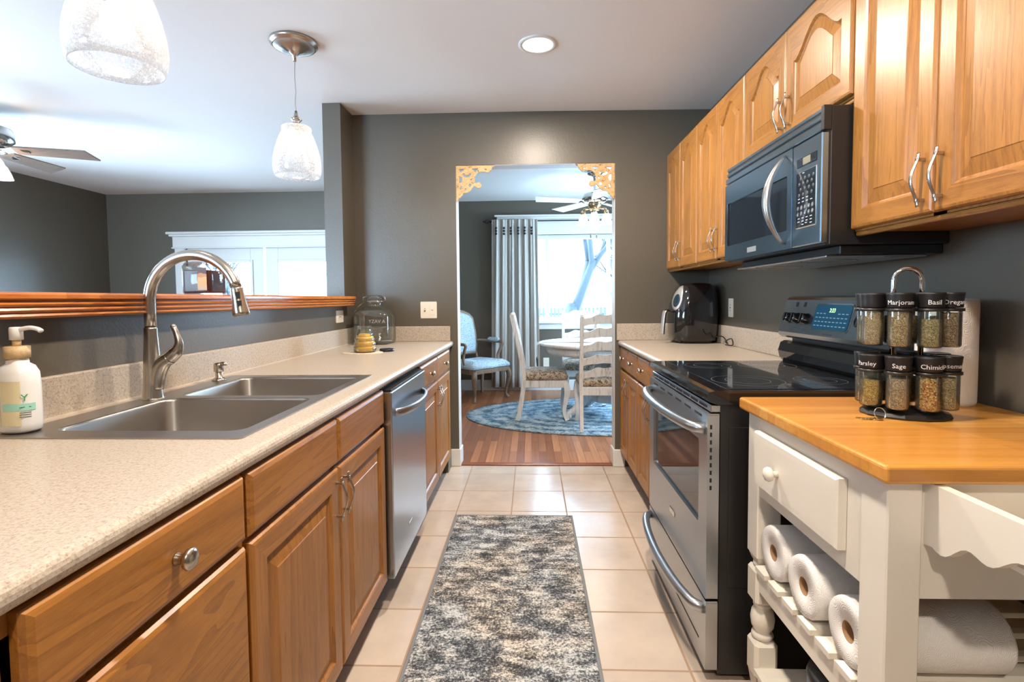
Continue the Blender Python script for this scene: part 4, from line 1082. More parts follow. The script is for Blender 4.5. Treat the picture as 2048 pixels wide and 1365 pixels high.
Mright = Matrix(((0, 0, -1, XR), (-1, 0, 0, 3.243), (0, 1, 0, 1.131), (0, 0, 0, 1)))
plate('wall_outlet', 'ivory wall outlet beside the air fryer', 'outlet', Mright, .072, .115, 'gfci')
Mdin = Matrix(((1, 0, 0, .195), (0, 0, -1, 6.73), (0, 1, 0, .37), (0, 0, 0, 1)))
plate('wall_outlet', 'white wall outlet low on the dining room wall behind the chair', 'outlet', Mdin, .075, .115, 'duplex')

# ================================================================ things on the left counter
# lotion bottle
bx, by, bz = -1.163, 1.125, CT+.0038
t = thing('hand_soap_bottle', (bx, by, bz), 'white pump bottle with wooden collar and leafy label at the corner of the sink', 'soap bottle')
def ov(rx, ry, z, k=32, e=2.6):
    out = []
    for i in range(k):
        a = 2*pi*i/k; out.append((bx+rx*math.copysign(abs(cos(a))**(2/e), cos(a)), by+ry*math.copysign(abs(sin(a))**(2/e), sin(a)), bz+z))
    return out
bwhite = mat('translucent_white_plastic', (.80, .80, .79), .22, **{'Subsurface Weight': .1})
m = MB(); m.loops([ov(.034, .026, 0), ov(.039, .030, .006), ov(.040, .031, .02), ov(.040, .031, .11), ov(.038, .030, .135), ov(.030, .025, .15), ov(.019, .019, .156), ov(.0175, .0175, .170)], smooth=True); bo = m.build('bottle', bwhite, t)
lbm = mat('botanical_label', rough=.4); n = N(lbm); v = n.co((1, 1, 1)); vo = n.n('TexVoronoi'); n.link(v, vo.inputs['Vector']); vo.inputs['Scale'].default_value = 26
wv = n.math('SINE', n.math('MULTIPLY', n.noise(v, 40, 2, .5, 3), 40)); n.base(n.mix(n.math('MULTIPLY', n.math('ADD', wv, 1), .5), (.72, .64, .40), (.66, .62, .42)))
def band(z0, z1, a0, a1, mt, name, o=.0008, par=None):
    k = 16; e = 2.6; L = []
    for z in (z0, z1):
        row = []
        for i in range(k+1):
            a = a0+(a1-a0)*i/k; row.append((bx+(.040+o)*math.copysign(abs(cos(a))**(2/e), cos(a)), by+(.031+o)*math.copysign(abs(sin(a))**(2/e), sin(a)), bz+z))
        L.append(row)
    m = MB(); m.loops(L, close=False, cap0=False, cap1=False, smooth=True); return m.build(name, mt, par or bo)
lb = band(.018, .118, pi*1.02, pi*1.42, lbm, 'label'); band(.018, .118, pi*1.44, pi*1.72, lbm, 'label')
band(.052, .068, pi*1.47, pi*1.98, mat('mint_band', (.33, .66, .55), .4), 'label_band', .0012)
wrt = MB()
for z in (.048, .043, .038, .060): wrt.box(-.010, .010, -.0006, .0006, 0, .0006, M=Matrix.Translation((bx+.034, by-.0215, bz+z)) @ Matrix.Rotation(radians(55), 4, 'Z') @ Matrix.Rotation(pi/2, 4, 'X'))
wrt.build('label_print', mat('dark_label_print', (.06, .08, .07), .5), bo)
lf = MB().mesh(text_mesh('Y', .022), Matrix.Translation((bx+.035, by-.0232, bz+.074)) @ Matrix.Rotation(radians(50), 4, 'Z') @ Matrix.Rotation(pi/2, 4, 'X')).build('label_leaf', mat('leaf_green', (.05, .35, .12), .5), bo)
bamb = wood('pale_bamboo', 'x', (.45, .30, .14), (.68, .50, .28), .45, 3)
MB().lathe((bx, by, bz+.168), [(.0235, 0), (.0235, .026), (.020, .027)], 28).build('wooden_collar', bamb, t)
MB().lathe((bx, by, bz+.194), [(.008, 0), (.008, .016)], 16).build('pump_stem', bamb, t)
m = MB(); m.lathe((bx, by, bz+.209), [(.0125, 0), (.0125, .026), (.011, .029), (1e-5, .0295)], 20)
m.tube(smooth_pts([(bx+.006, by, bz+.232), (bx+.03, by+.002, bz+.236), (bx+.048, by+.003, bz+.233), (bx+.056, by+.003, bz+.228)], 4), [(.005, .006)]*13, 10); m.build('pump_head', bwhite, t)

# candle on a doily with its lid
cx_, cy_ = -.935, 2.87
o = MB()
pts = []
for i in range(64): a = 2*pi*i/64; r_ = .098+.0035*cos(16*a); pts.append((cx_-.012+r_*cos(a)*1.15, cy_+r_*.8*sin(a)-.01))
o.prism(pts, CT, CT+.004, 'xy'); tag(o.build('doily', mat('crocheted_cream_cotton', (.74, .64, .50), .95)), 'round cream scalloped doily under the beehive candle', 'doily')
t = thing('jar_candle', (cx_, cy_, CT+.004), 'yellow candle in a clear beehive-shaped glass jar', 'candle')
cz_ = CT+.004
P = [(.052, 0), (.060, .006)]
for k in range(4):
    r_ = (.064, .060, .055, .048)[k]; z = .016+k*.026
    P += [(r_-.004, z-.008), (r_, z), (r_, z+.008), (r_-.004, z+.015)]
P += [(.038, .118), (.036, .124), (.038, .146), (.040, .148)]
MB().open_lathe((cx_, cy_, cz_), P, 36, .003).build('glass_jar', clear, t)
wax = mat('honey_wax', (.80, .48, .10), .4, **{'Subsurface Weight': .3})
P2 = [(r-.0045, h+.004) for r, h in P if h < .092]; MB().lathe((cx_, cy_, cz_), P2+[(.03, .103), (1e-5, .106)], 32).build('wax', wax, t)
o = MB(); o.lathe((-.832, 2.945, CT), [(.040, 0), (.042, .003), (.042, .012), (.038, .016), (1e-5, .017)], 32)
tag(o.build('candle_lid', mat('navy_black_lid', (.012, .014, .03), .25)), 'dark round candle lid lying on the counter beside the candle', 'lid')

# glass drink dispenser in the corner
gx, gy = -1.062, 3.485
t = thing('drink_dispenser', (gx, gy, CT), 'large square clear glass drink dispenser with clamp lid in the far corner', 'drink dispenser')
def sq2(h, z, r): return [(p[0], p[1], CT+z) for p in rrect(gx-h, gx+h, gy-h, gy+h, min(r, h*.98), 6)]
m = MB()
m.loops([sq2(.105, 0, .03), sq2(.115, .008, .035), sq2(.118, .03, .035), sq2(.118, .185, .035), sq2(.112, .212, .04), sq2(.085, .238, .06), sq2(.056, .252, .056), sq2(.050, .262, .05), sq2(.052, .29, .052), sq2(.056, .295, .056)], cap1=False, smooth=True)
gb = m.build('glass_body', glassy('thick_bottle_glass', (.86, .88, .85), .05, (.6, .62, .6), 0, .04, .55), t)
MB().lathe((gx, gy, CT+.297), [(.060, 0), (.062, .006), (.060, .014), (.050, .018), (.048, .028), (.040, .032), (1e-5, .033)], 32).build('glass_lid', clear, t)
m = MB(); P = [(gx+.066*cos(2*pi*i/28), gy+.066*sin(2*pi*i/28), CT+.288) for i in range(28)]; m.tube(P, .002, 6, closed=True)
for s in (-1, 1): m.tube([(gx+s*.066, gy, CT+.288), (gx+s*.078, gy-.01, CT+.296), (gx+s*.074, gy-.01, CT+.316), (gx+s*.05, gy, CT+.322)], .002, 6)
m.tube([(gx-.066, gy-.02, CT+.285), (gx-.10, gy-.05, CT+.25), (gx-.122, gy-.06, CT+.215)], .002, 6); m.build('wire_clamp', chrome, t)
m = MB(); m.tube([(gx+.07, gy-.118, CT+.05), (gx+.07, gy-.145, CT+.05)], .009, 12); m.tube([(gx+.07, gy-.140, CT+.05), (gx+.07, gy-.147, CT+.03)], .007, 12); m.lathe((gx+.07, gy-.14, CT+.058), [(.006, 0), (.006, .012), (.010, .014), (.010, .02), (1e-5, .022)], 14); m.build('spigot', chrome, t)
m = MB(); m.mesh(text_mesh('YZAV A', .032, .001), Matrix.Translation((gx+.048, gy-.1185, CT+.145)) @ Matrix.Rotation(pi/2, 4, 'X'))
m.tube([(gx-.02, gy-.1185, CT+.120), (gx+.045, gy-.1185, CT+.105), (gx+.105, gy-.1185, CT+.120)], .0012, 5); m.build('embossed_lettering', mat('raised_glass_letters', (.4, .42, .42), .1), gb)

# jar on the bar ledge
jx, jy, jz = -1.285, 2.0, 1.222
t = thing('storage_jar', (jx, jy, jz), 'square clear jar of dark red-brown contents on the bar ledge', 'jar')
def sq3(h, z, r): return [(p[0], p[1], jz+z) for p in rrect(jx-h, jx+h, jy-h, jy+h, r, 4)]
MB().loops([sq3(.054, .003, .015), sq3(.058, .010, .015), sq3(.058, .112, .015), sq3(.053, .124, .018), sq3(.035, .130, .02)], smooth=True).build('plastic_body', clear, t)
brn = mat('dark_red_brown_beans', (.085, .016, .010), .35)
MB().loops([sq3(.053, .008, .012), sq3(.055, .014, .012), sq3(.055, .092, .012), sq3(.045, .096, .012)]).build('contents', brn, t)
MB().box(jx-.048, jx+.048, jy-.048, jy+.048, jz, jz+.004).build('foot', clear, t)
lbm2 = mat('orange_photo_label', rough=.5); n = N(lbm2); v = n.co((1, 1, 1)); sp = n.n('SeparateXYZ'); n.link(v, sp.inputs[0])
n.base(n.ramp(n.math('ADD', n.math('MULTIPLY', sp.outputs['Z'], 8), n.math('MULTIPLY', n.noise(v, 40, 3), .15)), [(.1, (.60, .42, .25)), (.35, (.66, .36, .12)), (.62, (.50, .20, .06)), (.72, (.08, .03, .02)), (.95, (.12, .05, .03))], 'CONSTANT'))
MB().box(jx+.010, jx+.046, jy-.0595, jy-.0583, jz+.018, jz+.105, .0004).build('label', lbm2, t)

# ================================================================ runner rug
rugm = mat('distressed_runner_pile', rough=.95); n = N(rugm); v = n.co((1, 1, 1), 'Object')
a = n.noise(v, 12, 8, .75, .3); b_ = n.noise(n.co((2.6, 7, 1)), 2.8, 8, .75); f1 = n.noise(v, 110, 4, .8)
f = n.math('ADD', n.math('MULTIPLY', a, .38), n.math('ADD', n.math('MULTIPLY', b_, .42), n.math('MULTIPLY', f1, .52)))
col = n.ramp(f, [(.57, (.020, .021, .024)), (.625, (.07, .075, .082)), (.66, (.20, .20, .20)), (.69, (.42, .405, .375)), (.73, (.66, .64, .595)), (.82, (.72, .70, .67))])
tint = n.ramp(n.noise(n.co((1, 1, 1), loc=(3, 3, 3)), 4.5, 3), [(.40, (.90, .98, 1.07)), (.52, (1, 1, 1)), (.62, (1.04, .98, .91))])
n.base(n.mix(1, col, tint, 'MULTIPLY')); n.bump(f1, .6, .004)
bind = mat('grey_binding', (.20, .21, .22), .9)
t = thing('runner_rug', (-.10, 1.75, 0), 'grey and cream distressed runner rug on the tile floor between the counters', 'rug')
MB().box(-.410, .208, .75, 2.782, .001, .009, .002).build('pile', rugm, t)
MB().box(-.422, -.410, .74, 2.794, .001, .0085, .002).box(.208, .220, .74, 2.794, .001, .0085, .002).box(-.41, .208, 2.782, 2.794, .001, .0085, .002).box(-.41, .208, .74, .75, .001, .0085, .002).build('bound_edge', bind, t)
# ================================================================ ceiling lights
def can(x, y, lbl, pw=55, dining=False):
    t = thing('recessed_light', (x, y, CZ), lbl, 'ceiling light', 'recessed ceiling lights')
    MB().lathe((x, y, CZ-.008), [(.080, .008), (.098, .008), (.098, .004), (.088, 0), (.078, .001), (.078, .008)], 36).build('trim_ring', white, t)
    MB().lathe((x, y, CZ-.005), [(.0775, 0), (.0775, .004), (1e-5, .004)], 36).build('lens', can_m, t)
    lamp('can_lamp', 'AREA', (x, y, CZ-.012), pw, WARM, size=.15).data.shape = 'DISK'
    return t
can(.043, 2.706, 'round recessed ceiling light in front of the doorway wall', CANW)
can(.043, 1.0, 'round recessed ceiling light over the runner rug, above the camera', CANW)
can(.043, -.8, 'round recessed ceiling light behind the camera', CANW)

def pendant(x, y, zr, lbl):
    t = thing('pendant_light', (x, y, CZ), lbl, 'pendant light', 'pendant lights over the bar')
    MB().lathe((x, y, CZ), [(.114, 0), (.116, -.010), (.112, -.016), (.104, -.020), (.102, -.026), (.096, -.026), (.055, -.036), (.034, -.048), (.026, -.052), (.020, -.060), (.010, -.066), (.009, -.092), (.006, -.096), (1e-5, -.096)], 36).build('canopy', nickel, t)
    zt = zr+.245
    m = MB(); P = [(x+.002*sin(k*1.7), y+.002*cos(k*2.3), CZ-.07+(zt+.075-CZ+.07)*k/8) for k in range(9)]
    m.tube(P, .0024, 8); m.build('cord', mat('clear_grey_cord', (.35, .34, .32), .3), t)
    MB().lathe((x, y, zt), [(.006, .085), (.010, .06), (.014, .052), (.027, .045), (.028, .040), (.020, .032), (.016, .026), (.026, .018), (.026, .012), (.021, .006), (.021, -.045), (.018, -.048), (1e-5, -.048)][::-1], 28).build('socket', nickel, t)
    pr_ = [(.022, .006), (.068, .004), (.073, 0), (.072, -.024), (.079, -.038), (.092, -.07), (.104, -.11), (.113, -.15), (.117, -.19), (.114, -.222), (.107, -.245)]
    inn = [(r-.0035, h) for r, h in pr_[::-1]]
    m = MB(); m.lathe((x, y, zt), pr_+inn+[pr_[0]], 40); m.build('glass_shade', seeded, t)
    MB().sphere((x, y, zt-.105), .028, 18, 12, (1, 1, 1.25)).build('bulb', bulb_m, t)
    lamp('pendant_lamp', 'POINT', (x, y, zt-.105), PENW, WARM2, size=.035)
    return t
pendant(-1.18, 2.62, 1.825, 'clear seeded glass pendant light nearer the doorway wall')
pendant(-1.095, 1.37, 1.818, 'clear seeded glass pendant light nearest the camera, cut by the top of the photo')

# ================================================================ ceiling fans
def blade(m, c, ang, r0, r1, w, z, tilt=.0, th=.008, side=-1):
    d = Vector((cos(ang), sin(ang), 0)); s = Vector((-sin(ang), cos(ang), 0))
    pts = [(r0, -w*.38), (r1*.93 if side < 0 else r1, -w/2), (r1 if side < 0 else r1*.93, w/2), (r0, w*.38)]
    L = []
    for h in (-th/2, th/2): L.append([Vector((c[0], c[1], z+h))+d*a+s*b+Vector((0, 0, b*tilt)) for a, b in pts])
    m.loops(L)
fwood = wood('grey_brown_fan_blade', 'x', (.10, .07, .055), (.22, .17, .135), .45)
X0, Y0 = -3.66, 3.38
t = thing('ceiling_fan', (X0, Y0, CZ), 'nickel ceiling fan with grey-brown blades in the living room', 'ceiling fan')
MB().lathe((X0, Y0, CZ), [(.07, 0), (.07, -.02), (.05, -.05), (.02, -.06), (.015, -.09), (.10, -.10), (.155, -.12), (.165, -.16), (.165, -.20), (.13, -.225), (.08, -.235), (.075, -.27), (.085, -.29), (.06, -.30), (1e-5, -.30)], 36).build('motor_housing', mat('bright_nickel', (.62, .64, .66), .16, 1), t)
for k in range(5):
    a = radians(22)+2*pi*k/5; m = MB(); blade(m, (X0, Y0), a, .17, .63, .145, 2.235, -.18, .009); bl = m.build('blade', fwood, t)
    d = Vector((cos(a), sin(a), 0)); p = Vector((X0, Y0, 2.255))
    m = MB(); m.tube([p+d*.12, p+d*.17+Vector((0, 0, -.012)), p+d*.25+Vector((0, 0, -.029))], [(.004, .018), (.004, .016), (.003, .026)], 8, up=(0, 0, 1)); m.build('blade_iron', nickel, bl)
for k in range(3):
    a = radians(-20)+2*pi*k/3; x, y = X0+.135*cos(a), Y0+.135*sin(a)
    m = MB(); m.lathe((x, y, 2.06), [(.022, .12), (.026, .10), (.040, .085), (.058, .04), (.070, 0), (.067, 0), (.055, .04), (.037, .083), (.022, .098)], 24); sh = m.build('glass_shade', frost, t)
    MB().tube([(X0+.05*cos(a), Y0+.05*sin(a), 2.205), (X0+.11*cos(a), Y0+.11*sin(a), 2.20), (x, y, 2.175)], .010, 10).build('lamp_arm', nickel, sh)
    MB().sphere((x, y, 2.11), .02, 12, 8).build('bulb', bulb_m, sh)
lamp('fan_lamp', 'POINT', (X0, Y0, 2.02), FANW, WARM2, size=.1)

X0, Y0 = .645, 5.25
dwhite = mat('glossy_white_blade', (.72, .72, .70), .25)
brassf = mat('satin_brass_fan_metal', (.55, .40, .24), .25, 1)
t = thing('ceiling_fan', (X0, Y0, 2.463), 'ceiling fan with pale blades and four frosted glass lights in the dining room', 'ceiling fan')
MB().lathe((X0, Y0, 2.463), [(.075, 0), (.075, -.03), (.03, -.06), (.014, -.065), (.014, -.20), (.03, -.21), (.105, -.225), (.125, -.26), (.125, -.29), (.09, -.315), (.06, -.32)], 32).build('motor_housing', mat('shiny_fan_metal', (.60, .58, .54), .12, 1), t)
MB().lathe((X0, Y0, 2.15), [(.062, 0), (.065, -.01), (.065, -.035), (.05, -.05), (.045, -.075), (1e-5, -.08)], 28).build('light_hub', brassf, t)
for k in range(5):
    a = radians(196)+2*pi*k/5; m = MB(); blade(m, (X0, Y0), a, .16, .64, .125, 2.165, .22, .007); bl = m.build('blade', dwhite, t)
    d = Vector((cos(a), sin(a), 0)); p = Vector((X0, Y0, 2.17))
    m = MB(); m.tube([p+d*.10, p+d*.16, p+d*.22], [(.004, .014), (.004, .02), (.003, .03)], 8, up=(0, 0, 1)); m.build('blade_iron', brassf, bl)
for k in range(4):
    a = radians(-100)+2*pi*k/4; x, y = X0+.115*cos(a), Y0+.115*sin(a)
    m = MB(); k2 = 24
    m.lathe((x, y, 1.935), [(.024, .105), (.030, .10), (.038, .075), (.048, .035), (.060, 0), (.057, 0), (.045, .035), (.035, .075), (.024, .098)], k2); sh = m.build('glass_shade', frost, t)
    MB().lathe((x, y, 2.035), [(.024, 0), (.026, .01), (.024, .03), (.015, .04)], 18).tube([(X0+.05*cos(a), Y0+.05*sin(a), 2.095), (x, y, 2.085)], .008, 10).build('lamp_fitter', brassf, sh)
    MB().sphere((x, y, 1.985), .018, 12, 8).build('bulb', bulb_m, sh)
for x, zc in ((-.045, 1.83), (.012, 1.83)):
    m = MB(); m.tube([(X0+x, Y0-.05, 2.07), (X0+x, Y0-.05, zc)], .0012, 5); ch = m.build('pull_chain', nickel, t)
    MB().lathe((X0+x, Y0-.05, zc-.035), [(.004, 0), (.0065, .008), (.0065, .028), (.003, .036)], 10).build('pull_knob', mat('dark_pull_knob', (.15, .14, .13), .4), ch)
lamp('fan_lamp', 'POINT', (X0, Y0-.02, 1.90), 9, WARM2, size=.08)

# ================================================================ fretwork corner brackets of the doorway
dist = mat('distressed_ochre_paint', rough=.6); n = N(dist); v = n.co((1, 1, 1))
nz = n.noise(v, 55, 5, .75); n.base(n.ramp(nz, [(.36, (.04, .03, .025)), (.405, (.50, .28, .10)), (.55, (.58, .37, .17)), (.70, (.66, .46, .26))])); n.bump(nz, .3, .002)
def bracket(sgn, lbl):
    W_, H_ = .272, .253
    out = [(0, 0), (W_, 0)]
    out += [(W_-.003, -.008), (W_-.012, -.014), (W_-.020, -.020), (W_-.022, -.032), (W_-.034, -.040), (W_-.042, -.050), (W_-.054, -.052), (W_-.068, -.044)]
    for i in range(11):    # big hollow
        a = radians(70)+radians(135)*i/10; out.append((.182+.052*cos(a), -.097+.052*sin(a)))
    for i in range(13):    # curl
        a = radians(140)-radians(290)*i/12; out.append((.158+.020*cos(a), -.138+.020*sin(a)))
    out += [(.128, -.141), (.116, -.155), (.100, -.175), (.080, -.188), (.058, -.190), (.048, -.196), (.044, -.208), (.034, -.214), (.028, -.226), (.016, -.234), (.012, -.246), (0, -H_)]
    holes = [[(.020, -.024), (.060, -.022), (.056, -.034), (.034, -.046)], [(.112, -.022), (.160, -.022), (.138, -.050)], [(.022, -.072), (.036, -.078), (.046, -.10), (.040, -.118), (.022, -.118)],
             [(.20, -.024), (.216, -.026), (.218, -.036), (.206, -.034)], circ(.098, -.138, .011, 10), circ(.066, -.165, .008, 10), [(.034, -.140), (.044, -.146), (.036, -.168), (.026, -.160)], [(.100, -.098), (.118, -.088), (.112, -.108)]]
    cres = [(.048+.0, -.055)]+[(.078+.030*cos(pi+pi*i/10), -.058+.026*sin(pi+pi*i/10)) for i in range(1, 10)]+[(.108, -.055)]+[(.078+.015*cos(-pi*i/6), -.056+.012*sin(-pi*i/6)) for i in range(7)]
    holes.append(cres)
    f = lambda P: [(p[0]*sgn, p[1]) for p in P][::sgn]
    me = curve_shape([f(out)]+[f(h) for h in holes], .016)
    x0 = DX0+.001 if sgn > 0 else DX1-.001
    M_ = Matrix(((1, 0, 0, x0), (0, 0, -1, YF+.012), (0, 1, 0, DZ-.001), (0, 0, 0, 1)))
    o = MB().mesh(me, M_).build('corner_bracket', dist, origin=(x0+sgn*.1, YF+.012, DZ-.253)); tag(o, lbl, 'bracket', 'fretwork brackets in the doorway')
bracket(1, 'distressed ochre fretwork bracket in the left top corner of the doorway')
bracket(-1, 'distressed ochre fretwork bracket in the right top corner of the doorway')

# ================================================================ dining room
cloth = mat('grey_linen_curtain', (.44, .42, .38), .9); n = N(cloth); v = n.co((1, 1, 1))
wv = n.noise(n.co((500, 500, 40)), 1, 2); n.bump(wv, .3, .002)
m = MB()
K = 120; rows = []
def cur(u, zf):      # u 0..1 across, zf 0 top..1 bottom
    x = -.49+.58*u+(.0+.03*zf)*(u-.5)*2
    amp = .013+.014*zf
    ph = u*2*pi*6.5+.35*sin(u*9)
    y = 6.615+amp*sin(ph)+.008*sin(ph*2.3+zf*2)
    return x+.006*cos(ph)*zf, y
zs = [2.205, 2.19, 2.17, 2.16, 2.15, 2.0, 1.7, 1.3, .9, .5, .2, .06]
for z in zs:
    zf = (2.205-z)/2.145; rows.append([(cur(i/K, zf)[0], cur(i/K, zf)[1], z) for i in range(K+1)])
m.loops(rows, close=False, cap0=False, cap1=False, smooth=True)
t = thing('curtain', (-.2, 6.615, .06), 'long grey linen curtain with dark buttons at the dining window', 'curtain')
cm = m.build('cloth', cloth, t); md = cm.modifiers.new('thickness', 'SOLIDIFY'); md.thickness = .003
btn = mat('dark_buttons', (.02, .02, .025), .3)
for k in range(6):
    u = (.10, .27, .42, .58, .72, .87)[k]
    for z in (2.095, 2.058, 2.022):
        zf = (2.205-z)/2.145; x, y = cur(u, zf)
        MB().lathe((x, y-.012, z), [(.0155, 0), (.0155, -.004), (.009, -.006), (1e-5, -.006)], 14, None, 'y').build('button', btn, t)
iron = mat('black_iron', (.015, .015, .018), .4, .6)
t = thing('curtain_rod', (.5, 6.60, 2.185), 'thin black curtain rod with a twisted cage finial', 'curtain rod')
MB().tube([(-.52, 6.645, 2.187), (1.7, 6.645, 2.187)], .007, 10).build('rod', iron, t)
m = MB()
for k in range(5):
    a0 = 2*pi*k/5; m.tube([(-.515-.075*s/8, 6.645+.026*sin(pi*s/8)*cos(a0+s*.35), 2.187+.026*sin(pi*s/8)*sin(a0+s*.35)) for s in range(9)], .0032, 6)
m.sphere((-.597, 6.645, 2.187), .010, 10, 8); m.sphere((-.512, 6.645, 2.187), .011, 10, 8); m.build('finial', iron, t)
MB().box(-.507, -.497, 6.645, 6.729, 2.172, 2.182).build('wall_bracket', iron, t)

washed = mat('whitewashed_wood', rough=.5); n = N(washed)
st = n.noise(n.co((30, 30, 3)), 1.5, 5, .65, .5); n.base(n.ramp(st, [(.26, (.20, .18, .16)), (.36, (.55, .54, .51)), (.48, (.74, .74, .72)), (.75, (.80, .80, .78))])); n.bump(st, .15, .002)
toile = mat('brown_script_cushion', rough=.9); n = N(toile); v = n.co((1, 1, 1))
a = n.noise(v, 38, 6, .8, 1.2); n.base(n.ramp(a, [(.40, (.045, .025, .018)), (.46, (.16, .10, .065)), (.50, (.46, .37, .27)), (.7, (.54, .45, .34))]))
def dchair(x, y, rz, lbl):
    """ladder back chair, local: back at y=-.21, sits facing +y"""
    t = thing('dining_chair', (x, y, .012), lbl, 'chair', 'whitewashed ladder back chairs around the table', rz)
    hw_ = .205
    for s in (-1, 1):
        P = smooth_pts([(s*hw_, -.265, .008), (s*hw_, -.235, .14), (s*hw_, -.205, .36), (s*hw_, -.21, .50), (s*hw_, -.26, .78), (s*hw_, -.315, 1.03)], 4)
        m = MB(); m.tube(P, [(.016, .021)]*len(P), 4, up=(1, 0, 0)); m.box(s*hw_-.014, s*hw_+.014, -.33, -.298, 1.02, 1.045, .008, 2); m.build('back_leg', washed, t, world=False)
        P = smooth_pts([(s*(hw_-.005), .19, .385), (s*(hw_-.0), .215, .30), (s*(hw_-.005), .195, .18), (s*(hw_-.005), .185, .09), (s*(hw_+.002), .215, .010)], 5)
        m = MB(); m.tube(P, [(a_, a_) for a_ in lerp_list([.026, .030, .019, .017, .022], 5)], 4, up=(0, 1, 0)); m.build('front_leg', washed, t, world=False)
    m = MB(); m.box(-hw_, hw_, .185, .205, .325, .395, .003).box(-hw_, hw_, -.225, -.205, .325, .395, .003).box(-hw_-.008, -hw_+.012, -.21, .19, .325, .395, .003).box(hw_-.012, hw_+.008, -.21, .19, .325, .395, .003); m.box(-hw_, hw_, -.21, .2, .385, .40, .004); m.build('seat_frame', washed, t, world=False)
    for k in range(5):
        zc = .50+k*.118; yb = -.213-(max(zc-.5, 0))*.19; N_ = 24; top, bot = [], []
        for i in range(N_+1):
            s = i/N_; e = .042*sin(pi*s)**1.2+.008*cos(s*2*pi*3)*sin(pi*s)**.5; top.append((-hw_+2*hw_*s, zc+.032+e)); bot.append((-hw_+2*hw_*s, zc-.028+.55*e-.006*cos(s*2*pi*3)))
        m = MB(); L = []
        for dy in (-.008, .008): L.append([(p[0], yb+dy-(p[1]-zc)*.19, p[1]) for p in top+bot[::-1]])
        m.loops(L); m.build('ladder_slat', washed, t, world=False)
    L = []
    for z, i, in ((.398, .012), (.405, -.004), (.43, -.012), (.46, -.002), (.478, .03), (.486, .08)):
        L.append([(p[0], p[1], z+(.0)) for p in rrect(-.215+i, .215-i, -.205+i, .215-i, .05, 5)])
    m = MB(); m.loops(L, smooth=True); m.build('seat_cushion', toile, t, world=False)
    return t
dchair(.13, 5.17, -pi/2, 'whitewashed ladder back chair seen side-on at the left of the round table')
dchair(.645, 4.78, 0, 'whitewashed ladder back chair with its back to the kitchen doorway')
dchair(.585, 5.86, pi, 'whitewashed ladder back chair beyond the table, under the window')
# table
TX, TY = .78, 5.22
t = thing('dining_table', (TX, TY, .012), 'round whitewashed pedestal dining table', 'table')
m = MB(); m.lathe((TX, TY, 0), [(1e-5, .725), (.67, .725), (.70, .735), (.705, .748), (.70, .757), (.68, .760), (1e-5, .760)], 64, rx=1, ry=.87); m.build('table_top', washed, t)
m = MB(); m.lathe((TX, TY, 0), [(.62, .725), (.645, .700), (.625, .645), (.60, .645), (.60, .725)], 64, rx=1, ry=.87); m.build('apron', washed, t)
m = MB(); m.lathe((TX, TY, 0), [(.20, .725), (.15, .66), (.13, .56), (.16, .44), (.17, .34), (.15, .26), (.17, .20), (.17, .16), (.05, .14)], 8, smooth=False); m.build('pedestal', washed, t)
for k in range(4):
    a = radians(200)+pi/2*k; d = Vector((cos(a), sin(a), 0)); c0 = Vector((TX, TY, 0))
    P = smooth_pts([c0+d*.10+Vector((0, 0, .46)), c0+d*.22+Vector((0, 0, .34)), c0+d*.28+Vector((0, 0, .20)), c0+d*.38+Vector((0, 0, .09)), c0+d*.47+Vector((0, 0, .055))], 5)
    m = MB(); m.tube(P, [(a_, .032) for a_ in lerp_list([.06, .075, .06, .04, .04], 5)], 8, up=(0, 0, 1)); m.lathe(c0+d*.45, [(.035, .014), (.04, .03), (.035, .06)], 14); m.build('scroll_foot', washed, t)
m = MB(); rows = []
for i in range(15):
    s = i/14
    if s < .25: x = TX-.715-.012*sin(s*12); z = .60+(.765-.60)*s/.25
    else: x = TX-.70+(.9)*(s-.25)/.75; z = .766
    rows.append([(x+.004*sin(j*2.1+i), TY-.13+.26*j/10, z+(.004*sin(j*1.7+i) if s >= .3 else 0)) for j in range(11)])
m.loops(rows, close=False, cap0=False, cap1=False, smooth=True)
t = thing('table_runner', (TX-.3, TY, .762), 'grey-white table runner with dark tassels draped over the table edge', 'table runner')
o = m.build('cloth', mat('pale_runner_cloth', (.60, .61, .62), .9), t); md = o.modifiers.new('thickness', 'SOLIDIFY'); md.thickness = .004
for j in range(6):
    y = TY-.125+.05*j; MB().tube([(TX-.716, y, .605), (TX-.722, y+.003, .575), (TX-.720, y, .53)], [.004, .009, .007], 8).build('tassel', mat('dark_tassel', (.06, .06, .07), .9), t)
MB_b = MB(); MB_b.lathe((.93, 5.0, .770), [(.04, 0), (.06, .004), (.095, .035), (.10, .04), (.092, .036), (.055, .008), (1e-5, .006)], 28)
tag(MB_b.build('bowl', mat('blue_glaze', (.03, .12, .25), .2)), 'small blue bowl on the round dining table', 'bowl')
# oval rug
orug = mat('blue_white_distressed_pile', rough=.95); n = N(orug); v = n.co((1, 1, 1))
a = n.noise(v, 11, 9, .8, .5); b_ = n.noise(v, 60, 4, .8)
gx = n.n('Mapping'); n.link(v, gx.inputs[0]); gx.inputs['Scale'].default_value = (1/1.42, 1/.845, 0)
ln_ = n.n('VectorMath', operation='LENGTH'); n.link(gx.outputs[0], ln_.inputs[0])
rg = n.math('MULTIPLY', n.math('SINE', n.math('MULTIPLY', ln_.outputs['Value'], 42)), .035)
f = n.math('ADD', n.math('ADD', n.math('MULTIPLY', a, .75), n.math('MULTIPLY', b_, .25)), rg)
n.base(n.ramp(f, [(.38, (.03, .075, .12)), (.46, (.10, .19, .26)), (.53, (.36, .44, .48)), (.62, (.58, .60, .60))]))
m = MB(); m.lathe((.75, 5.285, 0), [(1e-5, .004), (1.42, .004), (1.42, .010), (1.415, .012), (1e-5, .012)], 96, rx=1, ry=.845/1.42)
